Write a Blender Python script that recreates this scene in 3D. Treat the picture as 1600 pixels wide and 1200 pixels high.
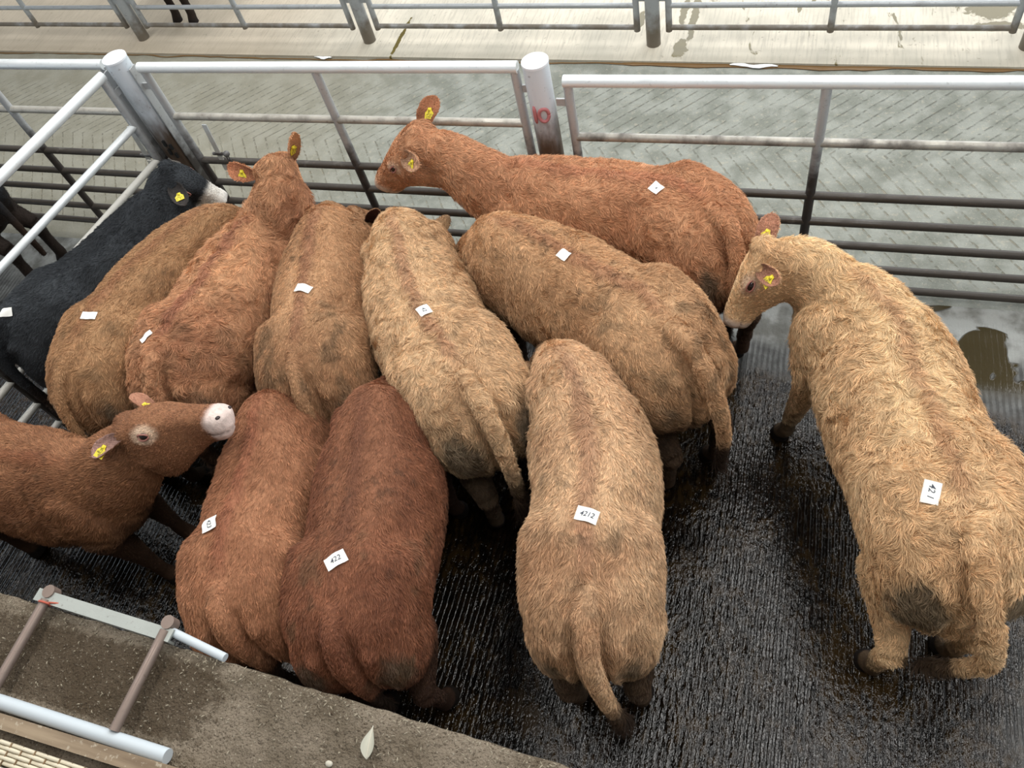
import bpy, bmesh, math
import numpy as np
from mathutils import Vector, Matrix

sc = bpy.context.scene
for o in list(bpy.data.objects):
    bpy.data.objects.remove(o, do_unlink=True)
COL = sc.collection

# ------------------------------------------------------------------ camera
cam_d = bpy.data.cameras.new('camera'); cam = bpy.data.objects.new('camera', cam_d); COL.objects.link(cam)
F_PX = 1250.0
cam_d.sensor_width = 36.0; cam_d.lens = F_PX / 1600 * 36.0; cam_d.clip_start = 0.05; cam_d.clip_end = 200
_d = np.array([285., 837., F_PX]); _d /= np.linalg.norm(_d)          # straight down, seen from the camera
_a = np.array([4250., 552., -F_PX]); _a /= np.linalg.norm(_a)        # along the fence
_a = _a - _d * _a.dot(_d); _a /= np.linalg.norm(_a)
_y = np.cross(-_d, _a)
R = np.array([_a, _y, -_d])
M = Matrix(((R[0, 0], -R[0, 1], -R[0, 2], 0), (R[1, 0], -R[1, 1], -R[1, 2], 0), (R[2, 0], -R[2, 1], -R[2, 2], 4.1), (0, 0, 0, 1)))
cam.matrix_world = M
sc.camera = cam

# ------------------------------------------------------------------ world, light, exposure
w = bpy.data.worlds.new('world'); sc.world = w; w.use_nodes = True
nt = w.node_tree; nt.nodes.clear()
wo = nt.nodes.new('ShaderNodeOutputWorld'); bg = nt.nodes.new('ShaderNodeBackground')
# under the roof: dim overhead, daylight coming in low from the open sides of the shed
bg.inputs[1].default_value = 1.0
tc = nt.nodes.new('ShaderNodeTexCoord'); sx = nt.nodes.new('ShaderNodeSeparateXYZ'); mr = nt.nodes.new('ShaderNodeMapRange'); mx = nt.nodes.new('ShaderNodeMix'); mx.data_type = 'RGBA'
nt.links.new(tc.outputs['Generated'], sx.inputs[0]); nt.links.new(sx.outputs[2], mr.inputs[0]); mr.inputs[1].default_value = .12; mr.inputs[2].default_value = .50; mr.interpolation_type = 'SMOOTHSTEP'
mx.inputs[6].default_value = (.50, .57, .64, 1); mx.inputs[7].default_value = (.085, .088, .092, 1)
nt.links.new(mr.outputs[0], mx.inputs[0]); nt.links.new(mx.outputs[2], bg.inputs[0]); nt.links.new(bg.outputs[0], wo.inputs[0])

def area(name, loc, size, size_y, power, col, rot):
    l = bpy.data.lights.new(name, 'AREA'); l.shape = 'RECTANGLE'; l.size = size; l.size_y = size_y
    l.energy = power; l.color = col
    o = bpy.data.objects.new(name, l); COL.objects.link(o); o.location = loc; o.rotation_euler = rot
    return o
# translucent roof sheets of the shed: strips running up the roof slope, and the open side beyond the alley
for rx, pw in ((-7.4, 190), (-3.4, 230), (.62, 260), (4.6, 200)):
    area('roof_light', (rx, 4.6, 6.3), 1.05, 10.5, pw, (1.0, 0.985, 0.96), (0, 0, 0))
area('daylight_opening', (1.5, 13.0, 4.6), 14, 3.4, 520, (0.90, 0.95, 1.0), (math.radians(-68), 0, math.radians(-4)))
sc.view_settings.view_transform = 'Standard'; sc.view_settings.look = 'None'
sc.view_settings.exposure = 0.50; sc.view_settings.gamma = 1.0; sc.view_settings.use_curve_mapping = False

# ------------------------------------------------------------------ small helpers
def lin(r, g, b):
    f = lambda c: (c / 255 / 12.92) if c / 255 <= 0.04045 else ((c / 255 + 0.055) / 1.055) ** 2.4
    return np.array([f(r), f(g), f(b)])
def unpx(px, py, z):
    r = R @ np.array([px - 800, py - 600, F_PX]); t = (z - 4.1) / r[2]
    return np.array([0, 0, 4.1]) + t * r
def hash3(i, j, k, s=0):
    n = (i.astype(np.int64) * 374761393 + j.astype(np.int64) * 668265263 + k.astype(np.int64) * 2147483647 + s * 1274126177) & 0xffffffff
    n = ((n ^ (n >> 13)) * 1274126177) & 0xffffffff
    n = ((n ^ (n >> 15)) * 2246822519) & 0xffffffff
    return ((n ^ (n >> 16)) & 0xffffff) / float(0xffffff)
def noise(p, scale, seed=0, octv=1):
    out = 0; amp = 1; tot = 0
    for o in range(octv):
        q = p * scale * (2 ** o); f = np.floor(q); t = q - f; t = t * t * (3 - 2 * t); i = f.astype(np.int64)
        v = 0
        for a in (0, 1):
            for b in (0, 1):
                for c in (0, 1):
                    wgt = (t[:, 0] if a else 1 - t[:, 0]) * (t[:, 1] if b else 1 - t[:, 1]) * (t[:, 2] if c else 1 - t[:, 2])
                    v = v + wgt * hash3(i[:, 0] + a, i[:, 1] + b, i[:, 2] + c, seed + 17 * o)
        out = out + amp * v; tot += amp; amp *= 0.5
    return out / tot
def sm(a, b, x):
    t = np.clip((x - a) / (b - a), 0, 1); return t * t * (3 - 2 * t)
def nrm(v):
    v = np.asarray(v, float); return v / (np.linalg.norm(v) + 1e-12)
def catmull(P, n):
    P = [np.asarray(p, float) for p in P]
    P = [2 * P[0] - P[1]] + P + [2 * P[-1] - P[-2]]; out = []
    for i in range(1, len(P) - 2):
        for k in range(n):
            t = k / n; p0, p1, p2, p3 = P[i - 1], P[i], P[i + 1], P[i + 2]
            out.append(0.5 * ((2 * p1) + (-p0 + p2) * t + (2 * p0 - 5 * p1 + 4 * p2 - p3) * t * t + (-p0 + 3 * p1 - 3 * p2 + p3) * t ** 3))
    out.append(P[-2]); return np.array(out)

class Geo:
    """collects rings, boxes and tubes for one mesh"""
    def __init__(s): s.v = []; s.f = []; s.n = 0
    def add(s, v, f):
        s.v.append(np.asarray(v, float)); s.f += [tuple(i + s.n for i in q) for q in f]; s.n += len(v)
    def loft(s, rings, cap=True):
        m = len(rings[0]); v = np.concatenate(rings); f = []
        for i in range(len(rings) - 1):
            for j in range(m):
                k = (j + 1) % m; f.append((i * m + j, i * m + k, (i + 1) * m + k, (i + 1) * m + j))
        if cap:
            f.append(tuple(range(m))[::-1]); f.append(tuple((len(rings) - 1) * m + j for j in range(m)))
        s.add(v, f)
    def tube(s, pts, rad, m=12, up=(0, 0, 1), flat=1.0):
        pts = [np.asarray(p, float) for p in pts]
        rad = [rad] * len(pts) if np.isscalar(rad) else rad; rings = []
        side = None
        for i, p in enumerate(pts):
            t = nrm(pts[min(i + 1, len(pts) - 1)] - pts[max(i - 1, 0)])
            if side is None:
                u0 = np.asarray(up, float)
                if abs(t.dot(nrm(u0))) > .95: u0 = np.array([1., 0, 0])
                side = nrm(np.cross(t, u0))
            else: side = nrm(side - t * side.dot(t))
            u2 = np.cross(side, t)
            an = np.arange(m) / m * 2 * math.pi
            rings.append(p + rad[i] * (np.cos(an)[:, None] * side * flat + np.sin(an)[:, None] * u2))
        s.loft(rings)
    def box(s, lo, hi):
        (x0, y0, z0), (x1, y1, z1) = lo, hi
        v = [(x0, y0, z0), (x1, y0, z0), (x1, y1, z0), (x0, y1, z0), (x0, y0, z1), (x1, y0, z1), (x1, y1, z1), (x0, y1, z1)]
        s.add(v, [(0, 3, 2, 1), (4, 5, 6, 7), (0, 1, 5, 4), (1, 2, 6, 5), (2, 3, 7, 6), (3, 0, 4, 7)])
    def sphere(s, c, r, m=16, ax=None):
        r = np.ones(3) * r; A = np.eye(3) if ax is None else np.array(ax)
        rings = []
        for i in range(m // 2 + 1):
            th = max(.02, min(math.pi - .02, math.pi * i / (m // 2))); an = np.arange(m) / m * 2 * math.pi
            q = np.stack([np.cos(th) * np.ones(m), np.sin(th) * np.cos(an), np.sin(th) * np.sin(an)], 1) * r
            rings.append(np.asarray(c) + q @ A)
        s.loft(rings)
    def arr(s): return np.concatenate(s.v)

def mesh_obj(name, V, Fc, mat, parent=None, origin=(0, 0, 0), smooth=True, cols=None):
    me = bpy.data.meshes.new(name); org = np.asarray(origin, float)
    me.from_pydata((np.asarray(V) - org).tolist(), [], [list(f) for f in Fc])
    if mat: me.materials.append(mat)
    if smooth: me.polygons.foreach_set('use_smooth', [True] * len(me.polygons))
    if cols is not None:
        a = me.attributes.new('coat_color', 'FLOAT_COLOR', 'POINT')
        a.data.foreach_set('color', np.concatenate([cols, np.ones((len(cols), 1))], 1).astype(np.float32).ravel())
    me.update()
    o = bpy.data.objects.new(name, me); COL.objects.link(o)
    if parent is not None:
        o.parent = parent
        if np.any(org): o.location = Vector(org - np.array(parent.location)) if parent.parent is None else Vector((0, 0, 0))
    else: o.location = org
    return o
def part(name, g, mat, root, smooth=True, cols=None, under=None):
    """a mesh of its own under a thing (or under a part): its geometry is given in world coordinates"""
    o = mesh_obj(name, g.arr() if isinstance(g, Geo) else g[0], g.f if isinstance(g, Geo) else g[1], mat, None, (0, 0, 0), smooth, cols)
    org = np.array(root.location)
    o.data.transform(Matrix.Translation(Vector(-org)))
    o.parent = under or root
    return o
def empty(name, loc, label, cat, group=None):
    o = bpy.data.objects.new(name, None); COL.objects.link(o); o.location = loc; o.empty_display_size = .1
    o['label'] = label; o['category'] = cat
    if group: o['group'] = group
    return o
def autosmooth(o, ang=40):
    me = o.data; bm = bmesh.new(); bm.from_mesh(me)
    for e in bm.edges:
        if len(e.link_faces) == 2 and e.calc_face_angle(0) > math.radians(ang): e.smooth = False
    bm.to_mesh(me); bm.free()

# ------------------------------------------------------------------ materials
class NT:
    def __init__(s, name):
        s.m = bpy.data.materials.new(name); s.m.use_nodes = True; s.t = s.m.node_tree; s.t.nodes.clear()
        s.out = s.n('ShaderNodeOutputMaterial'); s.b = s.n('ShaderNodeBsdfPrincipled'); s.l(s.b.outputs[0], s.out.inputs[0])
    def n(s, t, **k):
        x = s.t.nodes.new(t)
        for a, v in k.items(): setattr(x, a, v)
        return x
    def l(s, a, b): s.t.links.new(a, b)
    def val(s, x, i):
        if hasattr(x, 'bl_idname') or hasattr(x, 'is_linked'): s.l(x, i)
        else: i.default_value = x
    def math(s, op, a, b=0.0, c=0.0, clamp=False):
        x = s.n('ShaderNodeMath', operation=op, use_clamp=clamp)
        for q, i in zip((a, b, c), x.inputs): s.val(q, i)
        return x.outputs[0]
    def noise(s, scale, detail=3, vec=None, rough=.55, dist=0.0, stretch=None):
        x = s.n('ShaderNodeTexNoise'); x.inputs['Scale'].default_value = scale; x.inputs['Detail'].default_value = detail
        x.inputs['Roughness'].default_value = rough; x.inputs['Distortion'].default_value = dist
        v = vec or s.co()
        if stretch:
            mp = s.n('ShaderNodeVectorMath', operation='MULTIPLY'); s.l(v, mp.inputs[0]); mp.inputs[1].default_value = stretch; v = mp.outputs[0]
        s.l(v, x.inputs['Vector']); return x.outputs['Fac']
    def co(s):
        if not hasattr(s, '_co'): s._co = s.n('ShaderNodeTexCoord').outputs['Object']
        return s._co
    def xyz(s, v=None):
        x = s.n('ShaderNodeSeparateXYZ'); s.l(v or s.co(), x.inputs[0]); return x.outputs
    def ramp(s, f, a, b, lo=0.0, hi=1.0, smooth=True):
        x = s.n('ShaderNodeMapRange'); x.interpolation_type = 'SMOOTHSTEP' if smooth else 'LINEAR'
        s.val(f, x.inputs[0])
        for i, q in enumerate((a, b, lo, hi)): x.inputs[i + 1].default_value = q
        return x.outputs[0]
    def mix(s, f, a, b):
        x = s.n('ShaderNodeMix', data_type='RGBA'); s.val(f, x.inputs[0])
        for q, i in ((a, x.inputs[6]), (b, x.inputs[7])):
            if hasattr(q, 'is_linked'): s.l(q, i)
            else: i.default_value = (*q, 1)
        return x.outputs[2]
    def bump(s, h, strength, dist=.01, prev=None):
        x = s.n('ShaderNodeBump'); x.inputs['Strength'].default_value = strength; x.inputs['Distance'].default_value = dist
        s.l(h, x.inputs['Height'])
        if prev is not None: s.l(prev, x.inputs['Normal'])
        return x.outputs[0]
    def set(s, col=None, rough=None, nor=None, metal=None, spec=None):
        for q, k in ((col, 'Base Color'), (rough, 'Roughness'), (nor, 'Normal'), (metal, 'Metallic'), (spec, 'Specular IOR Level')):
            if q is None: continue
            if hasattr(q, 'is_linked'): s.l(q, s.b.inputs[k])
            elif k == 'Base Color': s.b.inputs[k].default_value = (*q, 1)
            else: s.b.inputs[k].default_value = q
        return s.m

def m_simple(name, col, rough=.5, metal=0.0, spec=.5):
    return NT(name).set(col=tuple(col), rough=rough, metal=metal, spec=spec)
def m_coat(name, hair):
    t = NT(name); a = t.n('ShaderNodeAttribute', attribute_name='coat_color')
    if hair:
        hi = t.n('ShaderNodeHairInfo'); r = t.ramp(hi.outputs['Random'], 0, 1, .66, 1.26, False)
        c = t.n('ShaderNodeVectorMath', operation='SCALE'); t.l(a.outputs['Color'], c.inputs[0]); t.l(r, c.inputs['Scale'])
        return t.set(col=c.outputs[0], rough=.55, spec=.22)
    n = t.noise(55, 4, stretch=(1, 1, .6)); n2 = t.noise(240, 2)
    h = t.math('ADD', t.math('MULTIPLY', n, .7), t.math('MULTIPLY', n2, .3))
    s = t.n('ShaderNodeVectorMath', operation='SCALE'); t.l(a.outputs['Color'], s.inputs[0]); t.l(t.ramp(h, .3, .7, .72, 1.0), s.inputs['Scale'])
    return t.set(col=s.outputs[0], rough=.75, spec=.15, nor=t.bump(h, .6, .012))
M_BODY = m_coat('cow_skin', False); M_HAIR = m_coat('cow_hair', True)
M_EYE = m_simple('cow_eye', lin(38, 26, 24), .12); M_LID = m_simple('eyelid', lin(150, 100, 88), .55)
M_NOSTRIL = m_simple('nostril_dark', lin(45, 30, 28), .5); M_PAPER = m_simple('sticker_paper', lin(232, 232, 226), .75)
M_INK = m_simple('marker_ink', lin(62, 68, 80), .6)
def m_tag():
    t = NT('yellow_tag'); n = t.noise(70, 2)
    return t.set(col=t.mix(t.ramp(n, .5, .75), tuple(lin(226, 208, 52)), tuple(lin(186, 160, 40))), rough=.45)
M_TAG = m_tag()
def m_pipe(name, base, grime, lo, hi, dirt=.5):
    """galvanised tube, muck thicker near the ground"""
    t = NT(name); g = t.n('ShaderNodeNewGeometry'); z = t.xyz(g.outputs['Position'])[2]
    n = t.noise(9, 5, vec=g.outputs['Position']); n2 = t.noise(60, 3, vec=g.outputs['Position'])
    f = t.math('ADD', t.ramp(z, lo, hi, 1.0, 0.0), t.math('MULTIPLY', t.math('SUBTRACT', n, .5), 1.3), clamp=True)
    f = t.ramp(f, .15, .85)
    c = t.mix(f, tuple(base), tuple(grime)); c = t.mix(t.ramp(n2, .60, .78, 0, dirt), c, tuple(lin(84, 70, 56)))
    return t.set(col=c, rough=t.ramp(n, .3, .7, .32, .6), metal=t.ramp(f, 0, 1, .35, .05), nor=t.bump(n2, .15, .004))
M_RAIL_TOP = m_pipe('galvanised_top', lin(218, 222, 222), lin(186, 184, 176), .9, 1.35, .25)
M_RAIL = m_pipe('galvanised_mucky', lin(178, 174, 164), lin(60, 54, 47), .75, 1.5, .6)
M_STILE = m_pipe('galvanised_stile', lin(178, 180, 180), lin(52, 46, 42), .6, 1.45, .5)
M_FARPIPE = m_pipe('galvanised_far', lin(166, 170, 172), lin(104, 96, 84), .0, .5, .5)
def m_post():
    t = NT('post_paint'); g = t.n('ShaderNodeNewGeometry'); z = t.xyz(g.outputs['Position'])[2]
    n = t.noise(7, 5, vec=g.outputs['Position'], stretch=(1, 1, .35)); n2 = t.noise(40, 3, vec=g.outputs['Position'])
    f = t.ramp(t.math('ADD', t.ramp(z, .85, 1.62, 1, 0), t.math('MULTIPLY', t.math('SUBTRACT', n, .5), 1.6)), .2, .9)
    c = t.mix(f, tuple(lin(206, 214, 220)), tuple(lin(84, 70, 58)))
    c = t.mix(t.ramp(n2, .62, .75, 0, .5), c, tuple(lin(70, 58, 46)))
    return t.set(col=c, rough=.42, metal=.15, nor=t.bump(n2, .15, .004))
M_POST = m_post(); M_CAP = m_simple('post_cap_white', lin(226, 230, 234), .5)
M_RED = m_simple('red_marker_paint', lin(172, 104, 104), .8)

def m_pen_floor():
    t = NT('wet_grooved_concrete'); X, Y, Z = t.xyz()
    wob = t.noise(2.2, 3); wob2 = t.noise(40, 2); xw = t.math('ADD', X, t.math('ADD', t.math('MULTIPLY', wob, .035), t.math('MULTIPLY', wob2, .007)))
    s = t.math('SINE', t.math('MULTIPLY', xw, 2 * math.pi / .031)); ridge = t.ramp(s, -.75, .45)       # grooves about 3 cm apart
    band = t.ramp(Y, 2.93, 3.06)
    patch = t.noise(1.5, 5, dist=.6); fine = t.noise(62, 2, stretch=(1, .5, 1)); grit = t.noise(230, 2); mid = t.noise(13, 4); mid2 = t.noise(30, 4, stretch=(1, .5, 1)); fillp = t.noise(2.7, 4, dist=.5)
    fill = t.ramp(t.math('ADD', fillp, t.math('MULTIPLY', t.math('SUBTRACT', mid2, .5), .5)), .40, .62)   # slurry lying in the grooves
    fill = t.math('MAXIMUM', fill, band)
    groove = t.math('MAXIMUM', ridge, t.math('MULTIPLY', fill, .8))
    dry = t.math('ADD', t.ramp(X, .80, 1.9), t.math('MULTIPLY', t.ramp(Y, 2.5, 3.1), 1.15))
    dry = t.math('ADD', dry, t.math('MULTIPLY', t.math('SUBTRACT', patch, .5), 1.5), clamp=True)
    dry = t.ramp(dry, .25, .80)
    wetc = t.mix(t.ramp(mid, .35, .7), tuple(lin(9, 7, 5)), tuple(lin(30, 21, 12)))
    wetc = t.mix(t.ramp(t.math('ADD', fillp, mid2), .95, 1.2, 0, .5), wetc, tuple(lin(62, 46, 22)))
    wetc = t.mix(t.ramp(groove, 0, 1, .6, 0), wetc, tuple(lin(8, 7, 6)))
    wetc = t.mix(t.ramp(fine, .62, .78, 0, .4), wetc, tuple(lin(52, 44, 32)))
    dryc = t.mix(t.ramp(mid, .3, .75), tuple(lin(112, 114, 112)), tuple(lin(74, 74, 72)))
    dryc = t.mix(t.ramp(ridge, 0, 1, .6, 0), dryc, tuple(lin(44, 42, 40)))
    dryc = t.mix(t.ramp(grit, .6, .75, 0, .5), dryc, tuple(lin(50, 48, 44)))
    kerb = t.mix(t.ramp(t.noise(5, 5), .40, .62), tuple(lin(152, 154, 150)), tuple(lin(104, 104, 98)))
    dryc = t.mix(t.ramp(t.math('ADD', Y, t.math('MULTIPLY', t.math('SUBTRACT', patch, .5), .5)), 2.98, 3.12), dryc, kerb)
    # puddles of muck standing on the kerb strip
    pud = t.math('MULTIPLY', t.ramp(t.noise(2.6, 3, dist=.8), .52, .56), t.math('MULTIPLY', t.ramp(X, .3, 1.1), t.ramp(Y, 2.7, 2.9)))
    col = t.mix(dry, wetc, dryc); col = t.mix(pud, col, tuple(lin(62, 54, 34)))
    rough = t.ramp(dry, 0, 1, .05, .6); rough = t.math('ADD', rough, t.math('MULTIPLY', t.ramp(mid, .45, .75), .14), clamp=True)
    rough = t.math('MAXIMUM', t.math('MULTIPLY', rough, t.ramp(pud, 0, 1, 1, .25)), .05)
    h = t.math('ADD', t.math('MULTIPLY', groove, t.ramp(dry, 0, 1, .42, .8)), t.math('MULTIPLY', fine, t.ramp(fillp, .35, .65, .55, 1.25)))
    h = t.math('ADD', h, t.math('MULTIPLY', grit, t.ramp(dry, 0, 1, .04, .3))); h = t.math('ADD', h, t.math('MULTIPLY', mid2, 1.1))
    h = t.math('MULTIPLY', h, t.ramp(pud, 0, 1, 1, .1))
    return t.set(col=col, rough=rough, nor=t.bump(h, 1.0, .0046), spec=.42)
def m_alley():
    t = NT('chevron_grooved_concrete'); X, Y, Z = t.xyz()
    d = t.math('SUBTRACT', Y, 4.68); a = t.math('ABSOLUTE', d)
    k = t.math('MULTIPLY', a, t.ramp(d, -.02, .02, .68, .97)); wob = t.math('MULTIPLY', t.noise(4, 3), .02)
    u = t.math('ADD', t.math('SUBTRACT', X, k), wob); fr = t.math('FRACT', t.math('DIVIDE', u, .118))
    g = t.math('ABSOLUTE', t.math('SUBTRACT', fr, .5)); line = t.ramp(g, .035, .09, 1, 0)
    n = t.noise(4.5, 5); n2 = t.noise(26, 5); n3 = t.noise(120, 3); big = t.noise(1.1, 3)
    line = t.math('MULTIPLY', line, t.ramp(n2, .40, .60)); line = t.math('MULTIPLY', line, t.ramp(big, .25, .6, .35, 1))
    edge = t.math('MULTIPLY', t.ramp(Y, 3.5, 3.65), t.ramp(Y, 5.5, 5.35)); line = t.math('MULTIPLY', line, edge)
    c = t.mix(t.ramp(n, .35, .65), tuple(lin(146, 149, 141)), tuple(lin(118, 121, 112)))
    c = t.mix(t.ramp(n2, .55, .72, 0, .45), c, tuple(lin(172, 166, 148)))
    c = t.mix(t.ramp(n3, .62, .75, 0, .6), c, tuple(lin(196, 190, 172)))
    c = t.mix(t.ramp(n3, .38, .28, 0, .5), c, tuple(lin(92, 92, 84)))
    c = t.mix(t.math('MULTIPLY', t.ramp(X, -2.6, -4.4), .55), c, tuple(lin(142, 136, 118)))
    c = t.mix(t.math('MULTIPLY', line, .6), c, t.mix(t.ramp(d, -.25, .15), tuple(lin(112, 104, 84)), tuple(lin(80, 80, 74))))
    h = t.math('SUBTRACT', t.math('MULTIPLY', n3, .3), t.math('MULTIPLY', line, .9)); h = t.math('ADD', h, t.math('MULTIPLY', n2, .4))
    return t.set(col=c, rough=.72, nor=t.bump(h, .7, .010), spec=.3)
STAINS = [(tuple(unpx(x, y, 0)[:2]), r) for x, y, r in ((1062, 78, (.05, .12)), (1085, 30, (.03, .35)), (1070, 20, (.03, .2)), (1545, 12, (.16, .18)), (1560, 44, (.16, .05)), (1002, 35, (.03, .12)), (628, 60, (.02, .28)))]
def m_slab():
    t = NT('brushed_concrete_slab'); X, Y, Z = t.xyz()
    n = t.noise(2.2, 5); br = t.noise(60, 3, stretch=(1, .08, 1)); n3 = t.noise(30, 4)
    c = t.mix(t.ramp(n, .35, .68), tuple(lin(220, 212, 194)), tuple(lin(196, 190, 174)))
    c = t.mix(t.ramp(br, .45, .7, 0, .4), c, tuple(lin(160, 154, 140)))
    c = t.mix(t.ramp(t.math('ADD', Y, t.math('MULTIPLY', X, .031)), 5.95, 5.7, 0, .5), c, tuple(lin(150, 146, 132)))
    st = t.math('MULTIPLY', t.ramp(t.noise(3.6, 4, dist=1.4, stretch=(1.6, .5, 1)), .62, .67), t.ramp(X, -1.2, -.4))
    c = t.mix(t.ramp(X, -3.6, -5.2, 0, .5), c, tuple(lin(164, 146, 122)))
    c = t.mix(t.ramp(n3, .64, .74, 0, .5), c, tuple(lin(120, 112, 96)))
    nn_ = t.noise(14, 4)
    for (sx_, sy_), (rx_, ry_) in STAINS:
        dx_ = t.math('DIVIDE', t.math('SUBTRACT', X, sx_), rx_); dy_ = t.math('DIVIDE', t.math('SUBTRACT', Y, sy_), ry_)
        rr_ = t.math('SQRT', t.math('ADD', t.math('MULTIPLY', dx_, dx_), t.math('MULTIPLY', dy_, dy_)))
        st = t.math('MAXIMUM', st, t.ramp(t.math('ADD', rr_, t.math('MULTIPLY', t.math('SUBTRACT', nn_, .5), 1.8)), 1.15, .95))
    c = t.mix(st, c, tuple(lin(104, 92, 48)))
    return t.set(col=c, rough=t.ramp(st, 0, 1, .7, .25), nor=t.bump(br, .25, .004), spec=.35)
def m_wall_top():
    t = NT('dusty_concrete_wall'); X, Y, Z = t.xyz()
    n = t.noise(5, 6); n2 = t.noise(38, 5); n3 = t.noise(130, 3)
    c = t.mix(t.ramp(n, .35, .65), tuple(lin(134, 122, 106)), tuple(lin(104, 93, 78)))
    hole = t.math('MULTIPLY', t.ramp(X, -1.35, -1.75), t.math('MULTIPLY', t.ramp(Y, .02, .07), t.ramp(Y, .34, .25)))
    c = t.mix(t.math('MULTIPLY', t.ramp(t.math('ADD', hole, t.math('MULTIPLY', t.math('SUBTRACT', n2, .5), 1.2)), .35, .8), .75), c, tuple(lin(68, 56, 42)))
    c = t.mix(t.ramp(n2, .58, .72, 0, .6), c, tuple(lin(84, 72, 58)))
    c = t.mix(t.ramp(n3, .62, .72, 0, .7), c, tuple(lin(176, 168, 150))); c = t.mix(t.ramp(n3, .42, .34, 0, .7), c, tuple(lin(58, 48, 38)))
    return t.set(col=c, rough=.9, nor=t.bump(t.math('ADD', n2, t.math('MULTIPLY', n3, .5)), .9, .028), spec=.12)
M_PEN, M_ALLEY, M_SLAB, M_WALL = m_pen_floor(), m_alley(), m_slab(), m_wall_top()
M_STAIN = NT('brown_muck_line').set(col=tuple(lin(112, 84, 46)), rough=.4)

# ------------------------------------------------------------------ the setting
def plane(name, pts, mat, z=0.0, thick=.12):
    g = Geo(); n = len(pts); top = [(x, y, z) for x, y in pts]; bot = [(x, y, z - thick) for x, y in pts]
    g.add(top + bot, [tuple(range(n)), tuple(range(2 * n - 1, n - 1, -1))] + [((i + 1) % n, i, n + i, n + (i + 1) % n) for i in range(n)])
    o = mesh_obj(name, g.arr(), g.f, mat, smooth=False); o['kind'] = 'structure'; return o
plane('floor', [(-9, -1.5), (4, -1.5), (4, 3.40), (-9, 3.40)], M_PEN)
plane('floor_alley', [(-11, 3.40), (6, 3.40), (6, 5.47), (-11, 6.0)], M_ALLEY, z=-.004)
plane('floor_far_pen', [(-11, 6.0), (6, 5.47), (6, 12), (-14, 12)], M_SLAB, z=.02)

g = Geo()                                                            # the walkway wall between the camera and the pen
rng = np.random.RandomState(4)
xs = np.linspace(-6, 2.2, 220); ye = .355 + (xs + 2.6) * -.0375 + (rng.rand(220) - .5) * .006
ys = np.linspace(0, 1, 46); V = []; 
for i, x in enumerate(xs):
    for j, s in enumerate(ys):
        y = -1.4 + (ye[i] + 1.4) * s
        V.append((x, y, 1.6))
V = np.array(V); V[:, 2] += (noise(V, 14, 3, 3) - .5) * .018 - sm(.012, 0, np.repeat(ye, 46) - V[:, 1]) * .012
Fc = [(i * 46 + j, (i + 1) * 46 + j, (i + 1) * 46 + j + 1, i * 46 + j + 1) for i in range(219) for j in range(45)]
g.add(V, Fc)
k = len(V); side = np.array([(xs[i], ye[i] + .001, z) for i in range(220) for z in (1.588, 0)])
g.add(side, [(2 * i, 2 * i + 1, 2 * i + 3, 2 * i + 2)[::-1] for i in range(219)])
wf = mesh_obj('wall_front', g.arr(), g.f, M_WALL); wf['kind'] = 'structure'; autosmooth(wf)

# ------------------------------------------------------------------ pipes, gates and posts
def pipe_part(name, pts, r, mat, root, m=14, under=None, **k):
    g = Geo(); g.tube(pts, r, m, **k); o = part(name, g, mat, root, under=under); autosmooth(o, 50); return o
NEAR_Z = [.05, .22, .41, .59, .785, 1.15, 1.51]
def gate(p0, p1, zs, label, group, rt=.032, r=.024, mats=(None, None, None), mid=(.5,), cat='gate', name='metal_gate', lug=True):
    p0 = np.array([*p0, 0.]); p1 = np.array([*p1, 0.]); d = nrm(p1 - p0); Z = np.array([0, 0, 1.])
    root = empty(name, Vector((p0 + p1) / 2), label, cat, group)
    top, rail, stile = mats
    for i, z in enumerate(zs):
        last = i == len(zs) - 1; rr = rt if last else r
        pipe_part('rail', [p0 + Z * z - (d * .02 if last else 0), p1 + Z * z + (d * .02 if last else 0)], rr, top if last else rail, root)
    for p in (p0, p1): pipe_part('stile', [p + Z * (zs[0] - .03), p + Z * (zs[-1] - .012)], .026, stile, root)
    for f in mid:
        q = p0 + (p1 - p0) * f; pipe_part('upright', [q + Z * (zs[0] - .03), q + Z * (zs[-1] - .02)], .026, stile, root)
    if lug:
        for s, p in ((-1, p0), (1, p1)):
            for z in (zs[-1] - .13, zs[1] + .06):
                g = Geo(); q = p + d * s * .045 + Z * z; n = np.cross(d, Z)
                g.add([q + d * a * .03 + n * b * .006 + Z * c * .022 for a in (-1, 1) for b in (-1, 1) for c in (-1, 1)],
                      [(0, 1, 3, 2), (4, 6, 7, 5), (0, 4, 5, 1), (2, 3, 7, 6), (0, 2, 6, 4), (1, 5, 7, 3)])
                part('hinge_lug', g, stile, root, smooth=False)
    return root
mats_near = (M_RAIL_TOP, M_RAIL, M_STILE)
YF = 3.45
G1 = 'seven-rail gates along the alley side of the pen'
gate((-1.13, YF), (1.60, YF), NEAR_Z, 'galvanised seven-rail gate to the right of the post with the red paint mark', G1, mats=mats_near, mid=(.467,))
gate((-3.79, YF), (-1.405, YF), [z + .085 for z in NEAR_Z], 'galvanised gate between the two white-capped posts, behind the cattle heads', G1, mats=mats_near, mid=(.5,))
gate((-6.5, YF + .05), (-4.12, YF + .03), [z + .085 for z in NEAR_Z], 'galvanised gate running off the left edge behind the slanting side gate', G1, mats=mats_near, mid=(.55,))
gate((-4.55, .3), (-4.03, 3.34), [.05, .24, .46, .70, .96, 1.24, 1.6], 'galvanised side gate slanting toward the camera beside the black cow', 'side gate of the pen', mats=(M_RAIL_TOP, M_RAIL_TOP, M_STILE), mid=(.45,))

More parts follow.
